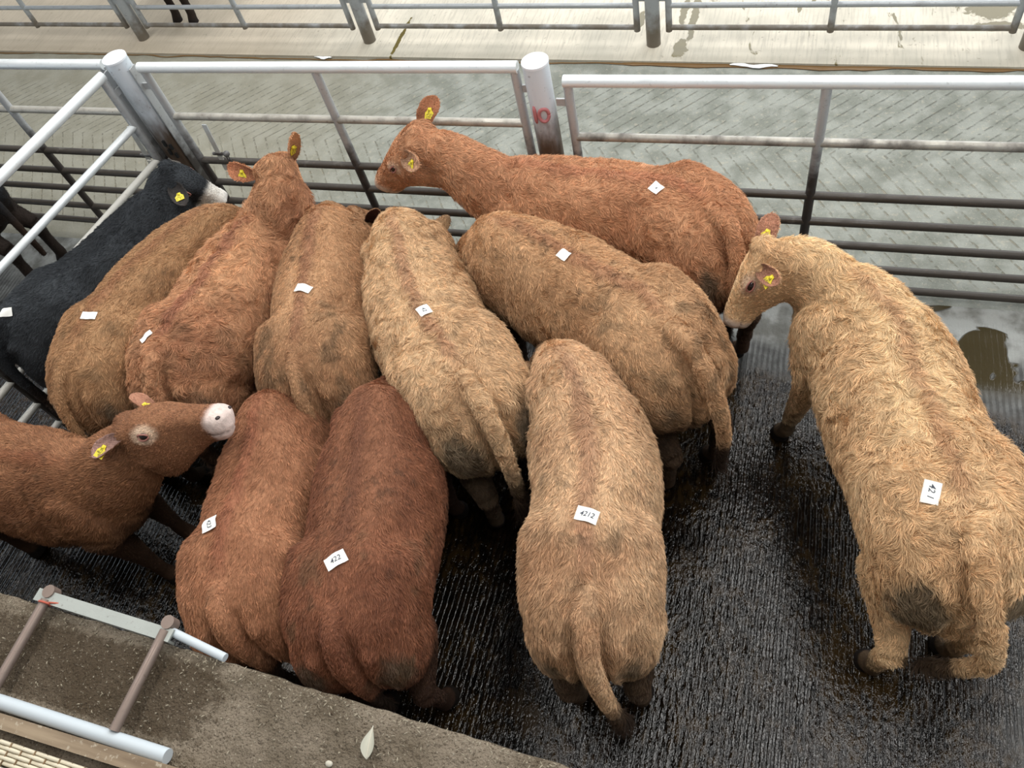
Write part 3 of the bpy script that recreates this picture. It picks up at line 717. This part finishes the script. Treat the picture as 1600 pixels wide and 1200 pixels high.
    # ribs, folds and lumps
    trunk = sm(.02, .1, u) * sm(1.0, .85, u) * (1 - hm) * sm(.35 * H, .5 * H, V[:, 2])
    rib = np.sin(u * 2 * math.pi / .052) * sm(.42, .5, u) * sm(.82, .72, u) * sm(.06, .16, np.abs(v)) * .0016
    hollow = -np.exp(-((u - .385) / .050) ** 2) * np.exp(-((np.abs(v) - .185 * wid) / .055) ** 2) * sm(.74 * H, .86 * H, V[:, 2]) * .026
    behind = -np.exp(-((u - .775) / .022) ** 2) * sm(.10, .2, np.abs(v)) * .011
    spine_g = -np.exp(-((np.abs(v) - .055) / .022) ** 2) * sm(.16, .25, u) * sm(.9, .7, u) * sm(.9 * H, .96 * H, V[:, 2]) * .007
    cleft = -np.exp(-((np.abs(v) - .062) / .022) ** 2) * sm(.075, .02, u) * sm(.99 * H, .90 * H, V[:, 2]) * sm(.45 * H, .6 * H, V[:, 2]) * sm(.04, .055, dtail) * .026 * (1 - hm)
    V = V + n * cleft[:, None]
    lump = (noise(V, 9, seed) - .5) * .012 + (noise(V, 26, seed + 5) - .5) * .0045
    V = V + n * ((rib + hollow + behind + spine_g + lump) * trunk + (noise(V, 16, seed + 2) - .5) * .006 * (1 - trunk) * (1 - .9 * hm))[:, None]
    # neck creases
    n = vnormals(V, F4); u, v, T2 = S.inv(V)
    # ---- albedo of the coat
    nz = noise(V, 4, seed + 11, 3); nf = noise(V, 22, seed + 12, 3)
    f = np.clip(.5 + (nz - .5) * 1.5 + (nf - .5) * .8, 0, 1)[:, None]; C = c_lo * (1 - f) + c_hi * f
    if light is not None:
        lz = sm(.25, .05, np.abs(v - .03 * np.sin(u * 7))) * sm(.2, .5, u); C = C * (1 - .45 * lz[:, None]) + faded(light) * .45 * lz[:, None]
    st = sm(.05, .012, np.abs(v + (nf - .5) * .05)) * sm(.12, .25, u) * sm(1.0, .8, u) * sm(.9 * H, .95 * H, V[:, 2]) * (1 - hm)
    sc2 = faded(stripe) if stripe is not None else c_lo * .72
    C = C * (1 - .55 * st[:, None]) + sc2 * .55 * st[:, None]
    trunkish = (1 - hm)
    # dried muck on the buttocks and tail head; legs and underside darker towards the ground
    dm = np.exp(-((u - .0) / .10) ** 2) * np.exp(-((np.abs(v) - .165 * wid) / .085) ** 2) * np.exp(-((V[:, 2] - .73 * H) / .16) ** 2)
    dm = sm(.22, .72, dm * rumpdirt * (1 + (nf - .5) * 1.3) + (nz - .5) * .2 * dirt) * trunkish
    C = C * (1 - .78 * dm[:, None]) + lin(88, 82, 70) * .78 * dm[:, None]
    sp = sm(.60, .72, noise(V, 11, seed + 20, 3)) * dirt * trunkish * sm(.7, .2, u); C = C * (1 - .6 * sp[:, None]) + lin(96, 78, 58) * .6 * sp[:, None]
    fl = sm(.63, .74, noise(V, 45, seed + 21, 2)) * sm(.5, .62, noise(V, 5, seed + 22)) * dirt * trunkish; C = C * (1 - .6 * fl[:, None]) + lin(60, 48, 38) * .6 * fl[:, None]
    lo = sm(muck[0], muck[1], V[:, 2] + (nf - .5) * .25) * trunkish; C = C * (1 - .88 * lo[:, None]) + lin(46, 36, 29) * .88 * lo[:, None]  # coat darkens between the two heights, from thigh and belly down to the feet
    tl_m = sm(.06, .045, dtail) * sm(.62 * H, .40 * H, V[:, 2]) * trunkish * sm(.15, .0, u); C = C * (1 - .8 * tl_m[:, None]) + lin(66, 50, 38) * .8 * tl_m[:, None]
    tipd = np.min(((V[:, None] - tp[None, -9:]) ** 2).sum(2), 1) ** .5; tk = sm(.075, .035, tipd) * .85; C = C * (1 - tk[:, None]) + lin(48, 36, 28) * tk[:, None]
    hoof = sm(.075, .06, V[:, 2]); C = C * (1 - hoof[:, None]) + lin(34, 28, 24) * hoof[:, None]
    if patch is not None:                                  # a white shank, udder or belly patch
        for (pc, pr, pcol) in patch:
            k = sm(pr, pr * .6, np.linalg.norm(V - np.array(pc), axis=1) + (nf - .5) * .03); C = C * (1 - k[:, None]) + lin(*pcol) * k[:, None]
    # face
    mz = hm * sm(.85, .93, ht + (nf - .5) * .06); C = C * (1 - mz[:, None]) + lin(*muz) * mz[:, None]
    for s in (-1, 1):
        ec = np.array([.335 * HL, 0, 0]); de = np.sqrt(((ht - .335) * HL / 1.5) ** 2 + ((hu - .006) / 1.0) ** 2 + np.maximum(0, np.abs(hl - s * .10 * hc) - .04) ** 2)
        er = sm(.052, .030, de + (nf - .5) * .016) * hm * (hl * s > .05); C = C * (1 - eyering * er[:, None]) + lin(214, 186, 160) * eyering * er[:, None]
    mouth = np.exp(-((hu + .052 * hc - .02 * (1 - ht) * 3) / .0045) ** 2) * sm(.80, .84, ht) * hm * (np.abs(hl) > .02)
    V = V - n * (mouth * .004)[:, None]; C = C * (1 - .65 * mouth[:, None]) + lin(60, 40, 34) * .65 * mouth[:, None]
    if white_face: k = hm * sm(.58, .70, ht + (nf - .5) * .1) * white_face; C = C * (1 - k[:, None]) + lin(222, 218, 210) * k[:, None]
    pollk = hm * sm(.14, .02, ht) * .35; C = C * (1 - pollk[:, None]) + c_lo * .6 * pollk[:, None]
    Vall, Fall, Call = [V], [tuple(q) for q in F4.tolist()], [C]; base = len(V); earinfo = []
    hlen = np.ones(len(V)); hlen *= 1 - .62 * hm; hlen *= 1 - .55 * sm(.55 * H, .4 * H, V[:, 2]) * (1 - sm(.06, .04, dtail))
    hlen *= 1 + .9 * hm * sm(.16, .0, ht) * tuft; hlen[(mz > .3)] = 0.0; hlen[(er > 2)] = 0
    for s in (-1, 1):
        de = np.sqrt(((ht - .335) * HL) ** 2 + (hu - .004) ** 2 + (hl - s * .1 * hc) ** 2); hlen *= sm(.022, .04, de)
    tlm = sm(.058, .045, dtail) * sm(.16, .08, u); hlen *= 1 - .45 * tlm; hlen *= 1 + 2.6 * tlm * sm(.5 * H, .36 * H, V[:, 2])
    if ears:
        for s in (1, -1):
            e = ears[0 if s == 1 else 1] if isinstance(ears, (list, tuple)) else {}
            bp = poll + lat * s * .088 * hc + h * .045 + up * .000
            ax = e.get('axis'); ax = lat * s * 1.0 - h * .45 - up * .05 if ax is None else np.array(ax, float)
            op = e.get('open'); op = h * .9 + up * .15 + np.array([0, 0, -.15]) if op is None else np.array(op, float)
            eV, eF, isin, et, fr = make_ear(bp, ax, op, L=e.get('L', .20), W=e.get('W', .058), curl=e.get('curl', 1.0))
            ic = lin(*e.get('inner', (176, 128, 104))); oc = (c_hi + c_lo) / 2
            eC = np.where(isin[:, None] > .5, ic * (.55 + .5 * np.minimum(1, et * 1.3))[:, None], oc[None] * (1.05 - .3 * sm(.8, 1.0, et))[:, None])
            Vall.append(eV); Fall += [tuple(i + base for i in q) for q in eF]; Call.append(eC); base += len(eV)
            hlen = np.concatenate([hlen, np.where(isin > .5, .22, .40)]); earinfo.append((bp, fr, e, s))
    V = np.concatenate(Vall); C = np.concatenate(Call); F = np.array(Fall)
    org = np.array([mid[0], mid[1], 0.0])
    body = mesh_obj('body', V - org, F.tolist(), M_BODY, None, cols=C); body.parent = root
    # ---- hair coat
    def tri_area(F): 
        a, b, c, d = (V[F[:, k]] for k in range(4)); n1 = np.cross(c - a, d - b) * .5; ar = np.linalg.norm(n1, axis=1); return ar, n1 / (ar[:, None] + 1e-12)
    ar, fn = tri_area(F); fc = V[F].mean(1)
    hl_ = hlen[F].mean(1); vis = (hl_ > .02) & (fc[:, 2] > .22) & (fn[:, 2] > -.55)
    camv = np.array([0, 0, 4.1]) - fc; camv /= np.linalg.norm(camv, axis=1)[:, None]
    dens = ar * vis * np.where(fn[:, 2] < 0, .5, 1.0) * np.where(hl_ < .6, 1.8, 1.0)
    fi = rs.choice(len(F), hair, p=dens / dens.sum()); r1, r2 = rs.rand(hair, 1), rs.rand(hair, 1)
    q = F[fi]; a, b, c, d = (V[q[:, k]] for k in range(4)); P = (a * (1 - r1) + b * r1) * (1 - r2) + (d * (1 - r1) + c * r1) * r2
    ca, cb, cc, cd = (C[q[:, k]] for k in range(4)); HC = (ca * (1 - r1) + cb * r1) * (1 - r2) + (cd * (1 - r1) + cc * r1) * r2
    NN = fn[fi]; uu, vv, TT = S.inv(P); rel = P - poll; pt = rel @ h / HL; hmm = sm(.30, .18, np.sqrt((rel @ up) ** 2 + (rel @ lat) ** 2)) * sm(-.15, .02, pt)
    keepm = np.ones(hair, bool)
    # lie of the coat: backwards along the trunk and down the sides; on the face away from the muzzle
    flow = -np.concatenate([TT, np.zeros((hair, 1))], 1) * 1.0 + np.array([0, 0, -1.]) * (.25 + .5 * sm(.1, .3, np.abs(vv)))[:, None]
    flow = flow * (1 - hmm[:, None]) + (-h * .8 + np.array([0, 0, -.5])) * hmm[:, None]
    td = tp[np.clip(((P[:, None] - tp[None]) ** 2).sum(2).argmin(1), 0, len(tp) - 2)]; 
    flow = flow - NN * (flow * NN).sum(1)[:, None]; flow /= np.linalg.norm(flow, axis=1)[:, None] + 1e-9
    bi = np.cross(NN, flow); ang = ((noise(P, 13, seed + 31, 2) - .5) * 3.4 + (noise(P, 34, seed + 32) - .5) * 2.0) * curl * (1 - .5 * hmm)
    cw = noise(P, 3.0, seed + 33); ang *= .45 + .9 * sm(.4, .65, cw)
    dirv = flow * np.cos(ang)[:, None] + bi * np.sin(ang)[:, None]
    Ls = hair_len * hl_[fi] * (.65 + .6 * rs.rand(hair)) * (.75 + .5 * cw)
    lift = .30 + .22 * rs.rand(hair) + .25 * (noise(P, 30, seed + 40) - .5)
    K = 4; pts = np.zeros((hair, K, 3)); pts[:, 0] = P - NN * .001; cur = P.copy(); dcur = nrm_rows(dirv + NN * lift[:, None] * 1.6)
    tw = (noise(P, 24, seed + 44) - .5) * 1.7 * curl
    for k in range(1, K):
        cur = cur + dcur * (Ls / (K - 1))[:, None]; pts[:, k] = cur
        side = np.cross(NN, dcur); dcur = nrm_rows(dcur + side * tw[:, None] - NN * .22 + rs.randn(hair, 3) * .07)
    # gather the tips into locks
    cell = .014 + .0 * Ls; ci = np.floor(P / .015).astype(np.int64); best = np.full(hair, 9.); tgt = P.copy()
    for dx in (-1, 0, 1):
        for dy in (-1, 0, 1):
            for dz in (-1, 0, 1):
                cc_ = ci + [dx, dy, dz]; ctr = (cc_ + np.stack([hash3(cc_[:, 0], cc_[:, 1], cc_[:, 2], 50 + k) for k in range(3)], 1)) * .015
                dd = ((ctr - P) ** 2).sum(1); mk = dd < best; best = np.where(mk, dd, best); tgt = np.where(mk[:, None], ctr, tgt)
    tgt = tgt - NN * ((tgt - P) * NN).sum(1)[:, None]
    for k in range(1, K): pts[:, k] += (tgt - P) * (.62 * (k / (K - 1)) ** 1.2)
    lockv = .74 + .48 * hash3(np.floor(tgt[:, 0] * 400).astype(np.int64), np.floor(tgt[:, 1] * 400).astype(np.int64), np.floor(tgt[:, 2] * 400).astype(np.int64), 7)
    HC = HC * lockv[:, None]
    # ---- sticker
    if sticker is not None:
        sp_, srot, stext, ssz = sticker['px'], sticker.get('rot', 0), sticker.get('text'), sticker.get('size', (.075, .055))
        o0 = np.array([0, 0, 4.1]); rd = nrm(R @ np.array([sp_[0] - 800, sp_[1] - 600, F_PX]))
        # surface point under that pixel: nearest vertex to the ray
        t = (V - o0) @ rd; dist = np.linalg.norm(V - o0 - t[:, None] * rd, axis=1); cand = np.where(dist < .014)[0]
        cand = cand if len(cand) else np.array([dist.argmin()]); i0 = cand[t[cand].argmin()]
        near = np.linalg.norm(V - V[i0], axis=1) < .06; nn = vnormals_idx(V, F, near); pc = V[i0]
        e1 = nrm(np.array([math.cos(srot), math.sin(srot), 0]) - nn * (math.cos(srot) * nn[0] + math.sin(srot) * nn[1])); e2 = np.cross(nn, e1)
        m = 7; grid = []; near_v = V[np.linalg.norm(V - pc, axis=1) < .11]
        for jj in range(m):
            for ii in range(m):
                x, y = ((ii / (m - 1)) - .5) * ssz[0], ((jj / (m - 1)) - .5) * ssz[1]; q0 = pc + e1 * x + e2 * y
                wgt = np.exp(-(((near_v - q0) - ((near_v - q0) @ nn)[:, None] * nn) ** 2).sum(1) / .0005); hgt = ((near_v - pc) @ nn * wgt).sum() / wgt.sum()
                grid.append(q0 + nn * (hgt + .013 + .003 * math.sin(ii * 1.3 + seed)))
        grid = np.array(grid); gb = grid - nn * .0008; f = []
        for jj in range(m - 1):
            for ii in range(m - 1):
                qd = (jj * m + ii, jj * m + ii + 1, (jj + 1) * m + ii + 1, (jj + 1) * m + ii); f.append(qd); f.append(tuple(m * m + k for k in qd[::-1]))
        st_o = part('lot_sticker', (np.concatenate([grid, gb]), f), M_PAPER, root)
        if stext:
            cu = bpy.data.curves.new('numerals', 'FONT'); cu.body = stext; cu.size = sticker.get('tsize', .030); cu.align_x = 'CENTER'; cu.align_y = 'CENTER'; cu.extrude = .0003
            cu.shear = .2; cu.offset = sticker.get('bold', .0002)
            cu.materials.append(M_INK); to = bpy.data.objects.new('numerals', cu); COL.objects.link(to)
            ta = sticker.get('trot', 0.0); f1 = e1 * math.cos(ta) + e2 * math.sin(ta); f2 = np.cross(nn, f1); cpos = grid[m * m // 2] + nn * .0022 + sticker.get('toff', (0, 0))[0] * f1
            bpy.context.view_layer.update()
            dg = bpy.context.evaluated_depsgraph_get(); tm = bpy.data.meshes.new_from_object(to.evaluated_get(dg)); nv = len(tm.vertices); tc = np.empty(nv * 3, np.float32); tm.vertices.foreach_get('co', tc); tc = tc.reshape(-1, 3)
            loc_ = cpos - org + tc[:, :1] * f1 + tc[:, 1:2] * f2 + tc[:, 2:3] * nn
            # keep the ink on the bent paper
            for k_ in range(nv):
                w_i = np.exp(-((grid - org - loc_[k_]) ** 2).sum(1) / .00008); hh_ = (((grid - org - loc_[k_]) @ nn) * w_i).sum() / (w_i.sum() + 1e-12); loc_[k_] += nn * (hh_ + .0009)
            tm.vertices.foreach_set('co', loc_.astype(np.float32).ravel()); tm.update(); bpy.data.objects.remove(to)
            no = bpy.data.objects.new('numerals', tm); COL.objects.link(no); no.parent = st_o
        rr = P - pc; keepm &= ~((np.abs(rr @ e1) < ssz[0] * .5 + .002) & (np.abs(rr @ e2) < ssz[1] * .5 + .002) & (np.abs(rr @ nn) < .06))
        L2 = pts[:, -1] - pc; keepm &= ~((np.abs(L2 @ e1) < ssz[0] * .46) & (np.abs(L2 @ e2) < ssz[1] * .46) & (np.abs(L2 @ nn) < .06))
    pts, HC = pts[keepm] - org, HC[keepm]; nh = len(pts)
    hc_ = bpy.data.hair_curves.new('coat'); hc_.add_curves([K] * nh)
    hc_.attributes['position'].data.foreach_set('vector', pts.astype(np.float32).ravel()) if 'position' in hc_.attributes else hc_.points.foreach_set('position', pts.astype(np.float32).ravel())
    ra = hc_.attributes.get('radius') or hc_.attributes.new('radius', 'FLOAT', 'POINT')
    rad = np.tile(np.array([.00085, .00080, .00062, .00022]), nh) * 1.0
    ra.data.foreach_set('value', rad.astype(np.float32))
    ca_ = hc_.attributes.new('coat_color', 'FLOAT_COLOR', 'POINT'); cc4 = np.concatenate([np.repeat(HC * 1.12, K, 0), np.ones((nh * K, 1))], 1)
    ca_.data.foreach_set('color', cc4.astype(np.float32).ravel())
    hc_.materials.append(M_HAIR); ho = bpy.data.objects.new('coat', hc_); COL.objects.link(ho); ho.parent = root; ho['kind'] = 'stuff'
    # ---- eyes, nostrils, tags
    for s in eyes:
        ec = poll + h * .335 * HL + lat * s * .098 * hc + up * .004
        g = Geo(); g.sphere(ec, (.025, .019, .020), 18, np.array([h, lat, up])); eo = part('eye', g, M_EYE, root)
        for sg, nm in ((1, 'eyelid'), (-1, 'eyelid')):
            g = Geo(); arc = [ec + h * .030 * math.cos(a_) + up * sg * .0155 * math.sin(a_) + lat * s * (.0175 * (1 - .45 * math.cos(a_) ** 2)) for a_ in np.linspace(0, math.pi, 12)]
            g.tube(arc, [.0015] + [.0042] * 10 + [.0015], 8); part(nm, g, M_LID, root, under=eo)
    for s in ((-1, 1) if eyes else ()):
        g = Geo(); g.sphere(poll + h * .995 * HL + lat * s * .036 * hc + up * .014 * hc, (.012, .013, .0075), 12, np.array([nrm(h + lat * s * .5), nrm(lat - h * .4 * s), up])); part('nostril', g, M_NOSTRIL, root)
    for (bp, fr, e, s) in earinfo:
        if s in tags:
            axis, side, op = fr; tp_ = e.get('tag', {}); face = 1 if tp_.get('front', True) else -1
            c0 = bp + axis * tp_.get('at', .10) + op * .008 * face; dn = nrm(np.array(tp_.get('down', (0, 0, -1.)), float)); dn = nrm(dn - op * op.dot(dn)); sd = np.cross(op, dn)
            prof = [(-.010, -.012), (.010, -.012), (.014, .004), (.026, .016), (.028, .050), (-.028, .050), (-.026, .016), (-.014, .004)]
            k_ = tp_.get('k', 1.0); Vt = [c0 + sd * x * k_ + dn * y * k_ + op * z for z in (.0, .0022 * face) for x, y in prof]; m = len(prof)
            fcs = [tuple(range(m)), tuple(range(2 * m - 1, m - 1, -1))] + [((i + 1) % m, i, m + i, m + (i + 1) % m) for i in range(m)]
            to = part('ear_tag', (np.array(Vt), fcs), M_TAG, root, smooth=False)
            g = Geo(); g.tube([c0 - op * .006, c0 + op * .006 * face + op * .002], .0075, 14); part('tag_stud', g, M_TAG, root, under=to)
            g = Geo(); rs2 = np.random.RandomState(seed * 3 + s)
            for row in range(3):
                for col_ in range(4 if row else 2):
                    if rs2.rand() < .15: continue
                    x, y = (col_ - (1.5 if row else .5)) * .0098 * k_, (.012 + row * .013) * k_
                    q0 = c0 + sd * x + dn * y + op * .0030 * face
                    zig = [q0 + sd * dx * .003 * k_ + dn * dy * .0045 * k_ for dx, dy in rs2.permutation([(-1, -1), (1, -1), (-1, 1), (1, 1), (0, 0)])[:4]]
                    g.tube(zig, .0007, 5)
            part('tag_print', g, M_INK, root, under=to)
    return root, dict(V=V, h=h, up=up, lat=lat, poll=poll, S=S)

def nrm_rows(v): return v / (np.linalg.norm(v, axis=1)[:, None] + 1e-9)
def vnormals_idx(V, F, mask):
    q = F[mask[F].all(1)]; n = np.cross(V[q[:, 2]] - V[q[:, 0]], V[q[:, 3]] - V[q[:, 1]]).sum(0)
    return nrm(n)
def P2(px, py, z=1.25): return tuple(unpx(px, py, z))
HERD = []
cow('golden cow standing apart on the wet floor with head turned to the left', [(.78, 1.37), (.75, 1.49), (.69, 1.69), (.60, 1.96), (.51, 2.27), (.34, 2.52)], 1.25,
    (226, 184, 137), (200, 150, 102), head=(P2(1196, 394, 1.20), P2(1139, 503, .86), (-1., .1, .25)), hs=1.1, wid=1.03, hair=95000, hair_len=.036, curl=1.15, dirt=.25, seed=8, light=(238, 204, 156),
    stripe=(176, 118, 78), rumpdirt=1.6, ears=[dict(axis=(.55, -.70, .25), open=(-.6, -.3, .6), L=.15, W=.048), dict(axis=(.15, .75, .55), open=(-.3, -.9, .6), L=.19)], tags=(1, -1),
    tail=dict(pts=[(.13, 0, 1.24), (.04, .01, 1.22), (-.04, .0, 1.14), (-.10, -.03, 1.0), (-.12, -.05, .84), (-.105, -.03, .69), (-.085, .03, .56), (-.06, .09, .47)], r=1.15),
    sticker=dict(px=(1452, 765), rot=-1.75, text='42 1', size=(.085, .060), toff=(-.004, 0), tsize=.032), legs=dict(fl=(.02, .10), hl=(-.04, .03)), muck=(.42, .12))
cow('light tan cow at bottom centre with number sticker on its loin', [(-.52, .87), (-.585, 1.21), (-.63, 1.48), (-.74, 1.76), (-.85, 1.94)], 1.25,
    (210, 168, 127), (178, 130, 92), wid=.97, hair=95000, hair_len=.028, curl=.7, dirt=.7, seed=9, light=(226, 178, 134), stripe=(160, 106, 76), rumpdirt=.7,
    tail=dict(swing=-.07, r=1.05), sticker=dict(px=(915, 804), rot=-.1, text='4212', size=(.088, .058), tsize=.029))
cow('dark red cow at the bottom, cut by the concrete wall', [(-1.46, .61), (-1.51, .78), (-1.55, 1.03), (-1.63, 1.33), (-1.69, 1.60)], 1.25,
    (148, 90, 60), (116, 66, 43), wid=1.02, hair=70000, hair_len=.020, curl=.35, dirt=.8, seed=10, light=(158, 104, 72), stripe=(104, 60, 42), rumpdirt=.9,
    tail=dict(pts=[(.13, 0, 1.22), (.04, 0, 1.205), (-.01, 0, 1.13), (-.035, 0, 1.0), (-.042, 0, .82), (-.036, 0, .62), (-.03, 0, .45)], r=1.0), sticker=dict(px=(522, 872), rot=.8, text='422', size=(.088, .055), tsize=.030))
cow('chestnut cow between the wall and the dark red cow', [(-1.98, .60), (-2.05, .78), (-2.09, .93), (-2.14, 1.24), (-2.22, 1.50)], 1.24,
    (182, 122, 84), (148, 92, 60), wid=.93, hair=65000, hair_len=.022, curl=.4, dirt=.4, seed=11, stripe=(150, 84, 58), rumpdirt=.3,
    tail=dict(pts=[(.13, 0, 1.22), (.04, 0, 1.205), (-.01, 0, 1.13), (-.035, 0, 1.0), (-.042, 0, .82), (-.036, 0, .62), (-.03, 0, .45)], r=1.0), sticker=dict(px=(329, 816), rot=-.95, text='423', size=(.072, .066), tsize=.028))
cow('pale tan cow in the centre with curly coat and long hanging tail', [(-1.24, 1.74), (-1.42, 1.93), (-1.61, 2.12), (-1.80, 2.41), (-1.96, 2.70)], 1.25,
    (222, 180, 136), (190, 144, 102), wid=1.05, hair=95000, hair_len=.032, curl=1.3, dirt=.45, seed=5, light=(234, 192, 146), stripe=(168, 110, 78), rumpdirt=1.4,
    tail=dict(swing=.02, r=1.1), sticker=dict(px=(663, 484), rot=-.75, text='42', size=(.072, .062), tsize=.027))
cow('brown-tan cow with a dark ear left of the pale curly cow', [(-2.13, 1.74), (-2.17, 1.84), (-2.26, 2.15), (-2.36, 2.45), (-2.42, 2.72)], 1.24,
    (188, 140, 98), (154, 106, 70), head=((-2.43, 2.99, .88), (-2.34, 3.24, .50)), wid=1.0, hair=80000, hair_len=.020, curl=.5, dirt=.9, seed=4, light=(206, 152, 106), stripe=(140, 84, 60), rumpdirt=.9,
    ears=[dict(), dict(axis=(.55, -.1, .85), open=(.4, -.8, .3), inner=(70, 44, 36), L=.19)], tail=dict(swing=.0, r=.8), sticker=dict(px=(470, 449), rot=-.05, size=(.088, .05)))
cow('orange-brown curly cow with raised head seen from behind, two yellow tags', [(-2.90, 1.68), (-2.91, 1.87), (-2.88, 2.13), (-2.86, 2.38), (-2.80, 2.62)], 1.25,
    (205, 148, 104), (170, 110, 74), head=(P2(428, 262, 1.40), (-2.93, 3.14, 1.11)), wid=1.08, hair=90000, hair_len=.034, curl=1.4, dirt=.5, seed=3, light=(220, 164, 116), stripe=(150, 80, 62), rumpdirt=1.0,
    tail=dict(swing=-.02, r=1.15), tags=(1, -1), ears=[dict(axis=(-.85, .1, .10), open=(.1, -.8, .5), inner=(190, 130, 96)), dict(axis=(.35, .1, .65), open=(.9, -.35, .1), inner=(190, 140, 100), W=.045)],
    sticker=dict(px=(228, 525), rot=1.0, size=(.072, .038)))
cow('brown cow next to the black one, white sticker over its hips', [(-3.42, 1.58), (-3.45, 1.89), (-3.40, 2.24), (-3.28, 2.50), (-3.12, 2.68)], 1.23,
    (184, 136, 92), (148, 102, 65), wid=.92, hair=80000, hair_len=.022, curl=.6, dirt=.6, seed=2, head=((-2.98, 2.98, .80), (-2.86, 3.2, .40)), stripe=(150, 96, 64), rumpdirt=.8,
    tail=dict(swing=.0, r=.7), sticker=dict(px=(138, 493), rot=.15, size=(.085, .045)))
cow('black cow with a white muzzle in the left corner of the pen', [(-4.00, 1.84), (-3.86, 2.10), (-3.74, 2.35), (-3.66, 2.60), (-3.60, 2.78)], 1.24,
    (60, 61, 64), (34, 35, 38), head=(P2(262, 270, 1.22), P2(352, 312, .93)), wid=.92, hair=60000, hair_len=.018, curl=.3, dirt=.0, seed=12, stripe=(36, 37, 40), rumpdirt=.0, white_face=1.0, eyering=.0,
    muz=(214, 206, 198), tags=(-1,), ears=[dict(axis=(-.6, .5, -.1), open=(.5, .2, .4), inner=(90, 86, 80), L=.12, W=.04), dict(axis=(.55, -.50, -.1), open=(.3, -.3, .7), inner=(60, 56, 54))], sticker=dict(px=(12, 490), rot=.3, size=(.075, .048)))
cow('tan cow standing diagonally behind the bottom centre cow, tail held off its rump', [(-.37, 2.12), (-.56, 2.31), (-.82, 2.45), (-1.10, 2.60), (-1.40, 2.72)], 1.24,
    (203, 156, 112), (166, 118, 78), wid=1.0, hair=90000, hair_len=.024, curl=.9, dirt=.8, seed=6, light=(214, 160, 112), stripe=(156, 98, 68), rumpdirt=.5,
    tail=dict(pts=[(.13, 0, 1.22), (.03, .0, 1.23), (-.06, .01, 1.16), (-.12, .01, 1.0), (-.135, .0, .82), (-.13, .0, .62), (-.12, .0, .46)], r=1.15),
    sticker=dict(px=(880, 398), rot=-.6, size=(.066, .052)))
cow('red-brown cow standing along the gate with its head in profile', [(-.30, 2.84), (-.46, 2.98), (-.72, 3.05), (-1.05, 3.08), (-1.42, 3.11)], 1.25,
    (206, 148, 104), (174, 112, 72), wid=.98, hair=95000, hair_len=.030, curl=1.1, dirt=.15, seed=7, light=(212, 152, 110), stripe=(176, 108, 76), rumpdirt=.8,
    head=(P2(652, 214, 1.36), P2(598, 282, .98)), hs=1.12, tags=(1, -1), ears=[dict(axis=(.62, -.50, .10), open=(-.1, -.8, .6), inner=(190, 150, 120), L=.17), dict(axis=(.32, .45, .50), open=(-.2, -.8, .3), inner=(176, 120, 88), W=.068, L=.18)],
    tail=dict(pts=[(.13, 0, 1.23), (.03, .0, 1.23), (-.04, .03, 1.14), (-.06, .05, .98), (-.06, .06, .8), (-.05, .07, .62), (-.05, .08, .48)], r=1.0), sticker=dict(px=(1027, 292), rot=-.7, text='4', size=(.066, .056), tsize=.022))
cow('brown cow at the left edge resting its raised muzzle over its neighbour', [(-4.10, 1.02), (-3.85, 1.02), (-3.60, 1.02), (-3.35, 1.02), (-3.10, 1.03)], 1.22,
    (166, 112, 74), (136, 86, 55), wid=.95, hair=80000, hair_len=.022, curl=.6, dirt=.6, seed=13, head=(P2(206, 666, 1.30), P2(352, 650, 1.40)), roll=.5, stripe=(140, 80, 50), muz=(226, 206, 196), eyering=1.0,
    tags=(1, -1), ears=[dict(axis=(-.80, .35, .35), open=(.0, .5, .8), L=.15, W=.045, tag=dict(at=.06, down=(1,0,0))), dict(axis=(-.75, -.55, -.15), open=(.2, .0, .9), inner=(176, 140, 128), L=.17, W=.05)])
cow('black animal in the next pen at the left edge, beyond the side gate', [(-5.60, 3.0), (-5.85, 3.0), (-6.1, 2.98), (-6.35, 2.95), (-6.6, 2.9)], 1.15,
    (52, 54, 58), (30, 31, 34), wid=.85, hair=20000, hair_len=.018, curl=.3, dirt=.0, seed=14, eyes=(), rumpdirt=0, legs=dict(hr=(-.05, -.03), fr=(.1, -.06)))
cow('black animal behind the far fence, only its legs in view', [(-5.95, 7.2), (-5.98, 6.95), (-6.01, 6.7), (-6.04, 6.5), (-6.06, 6.35)], 1.30,
    (44, 42, 42), (28, 26, 27), wid=.8, head=((-6.6, 6.6, 1.6), (-6.95, 6.7, 1.35)), hair=8000, hair_len=.018, curl=.3, dirt=.0, seed=15, eyes=(), ears=None, rumpdirt=0)
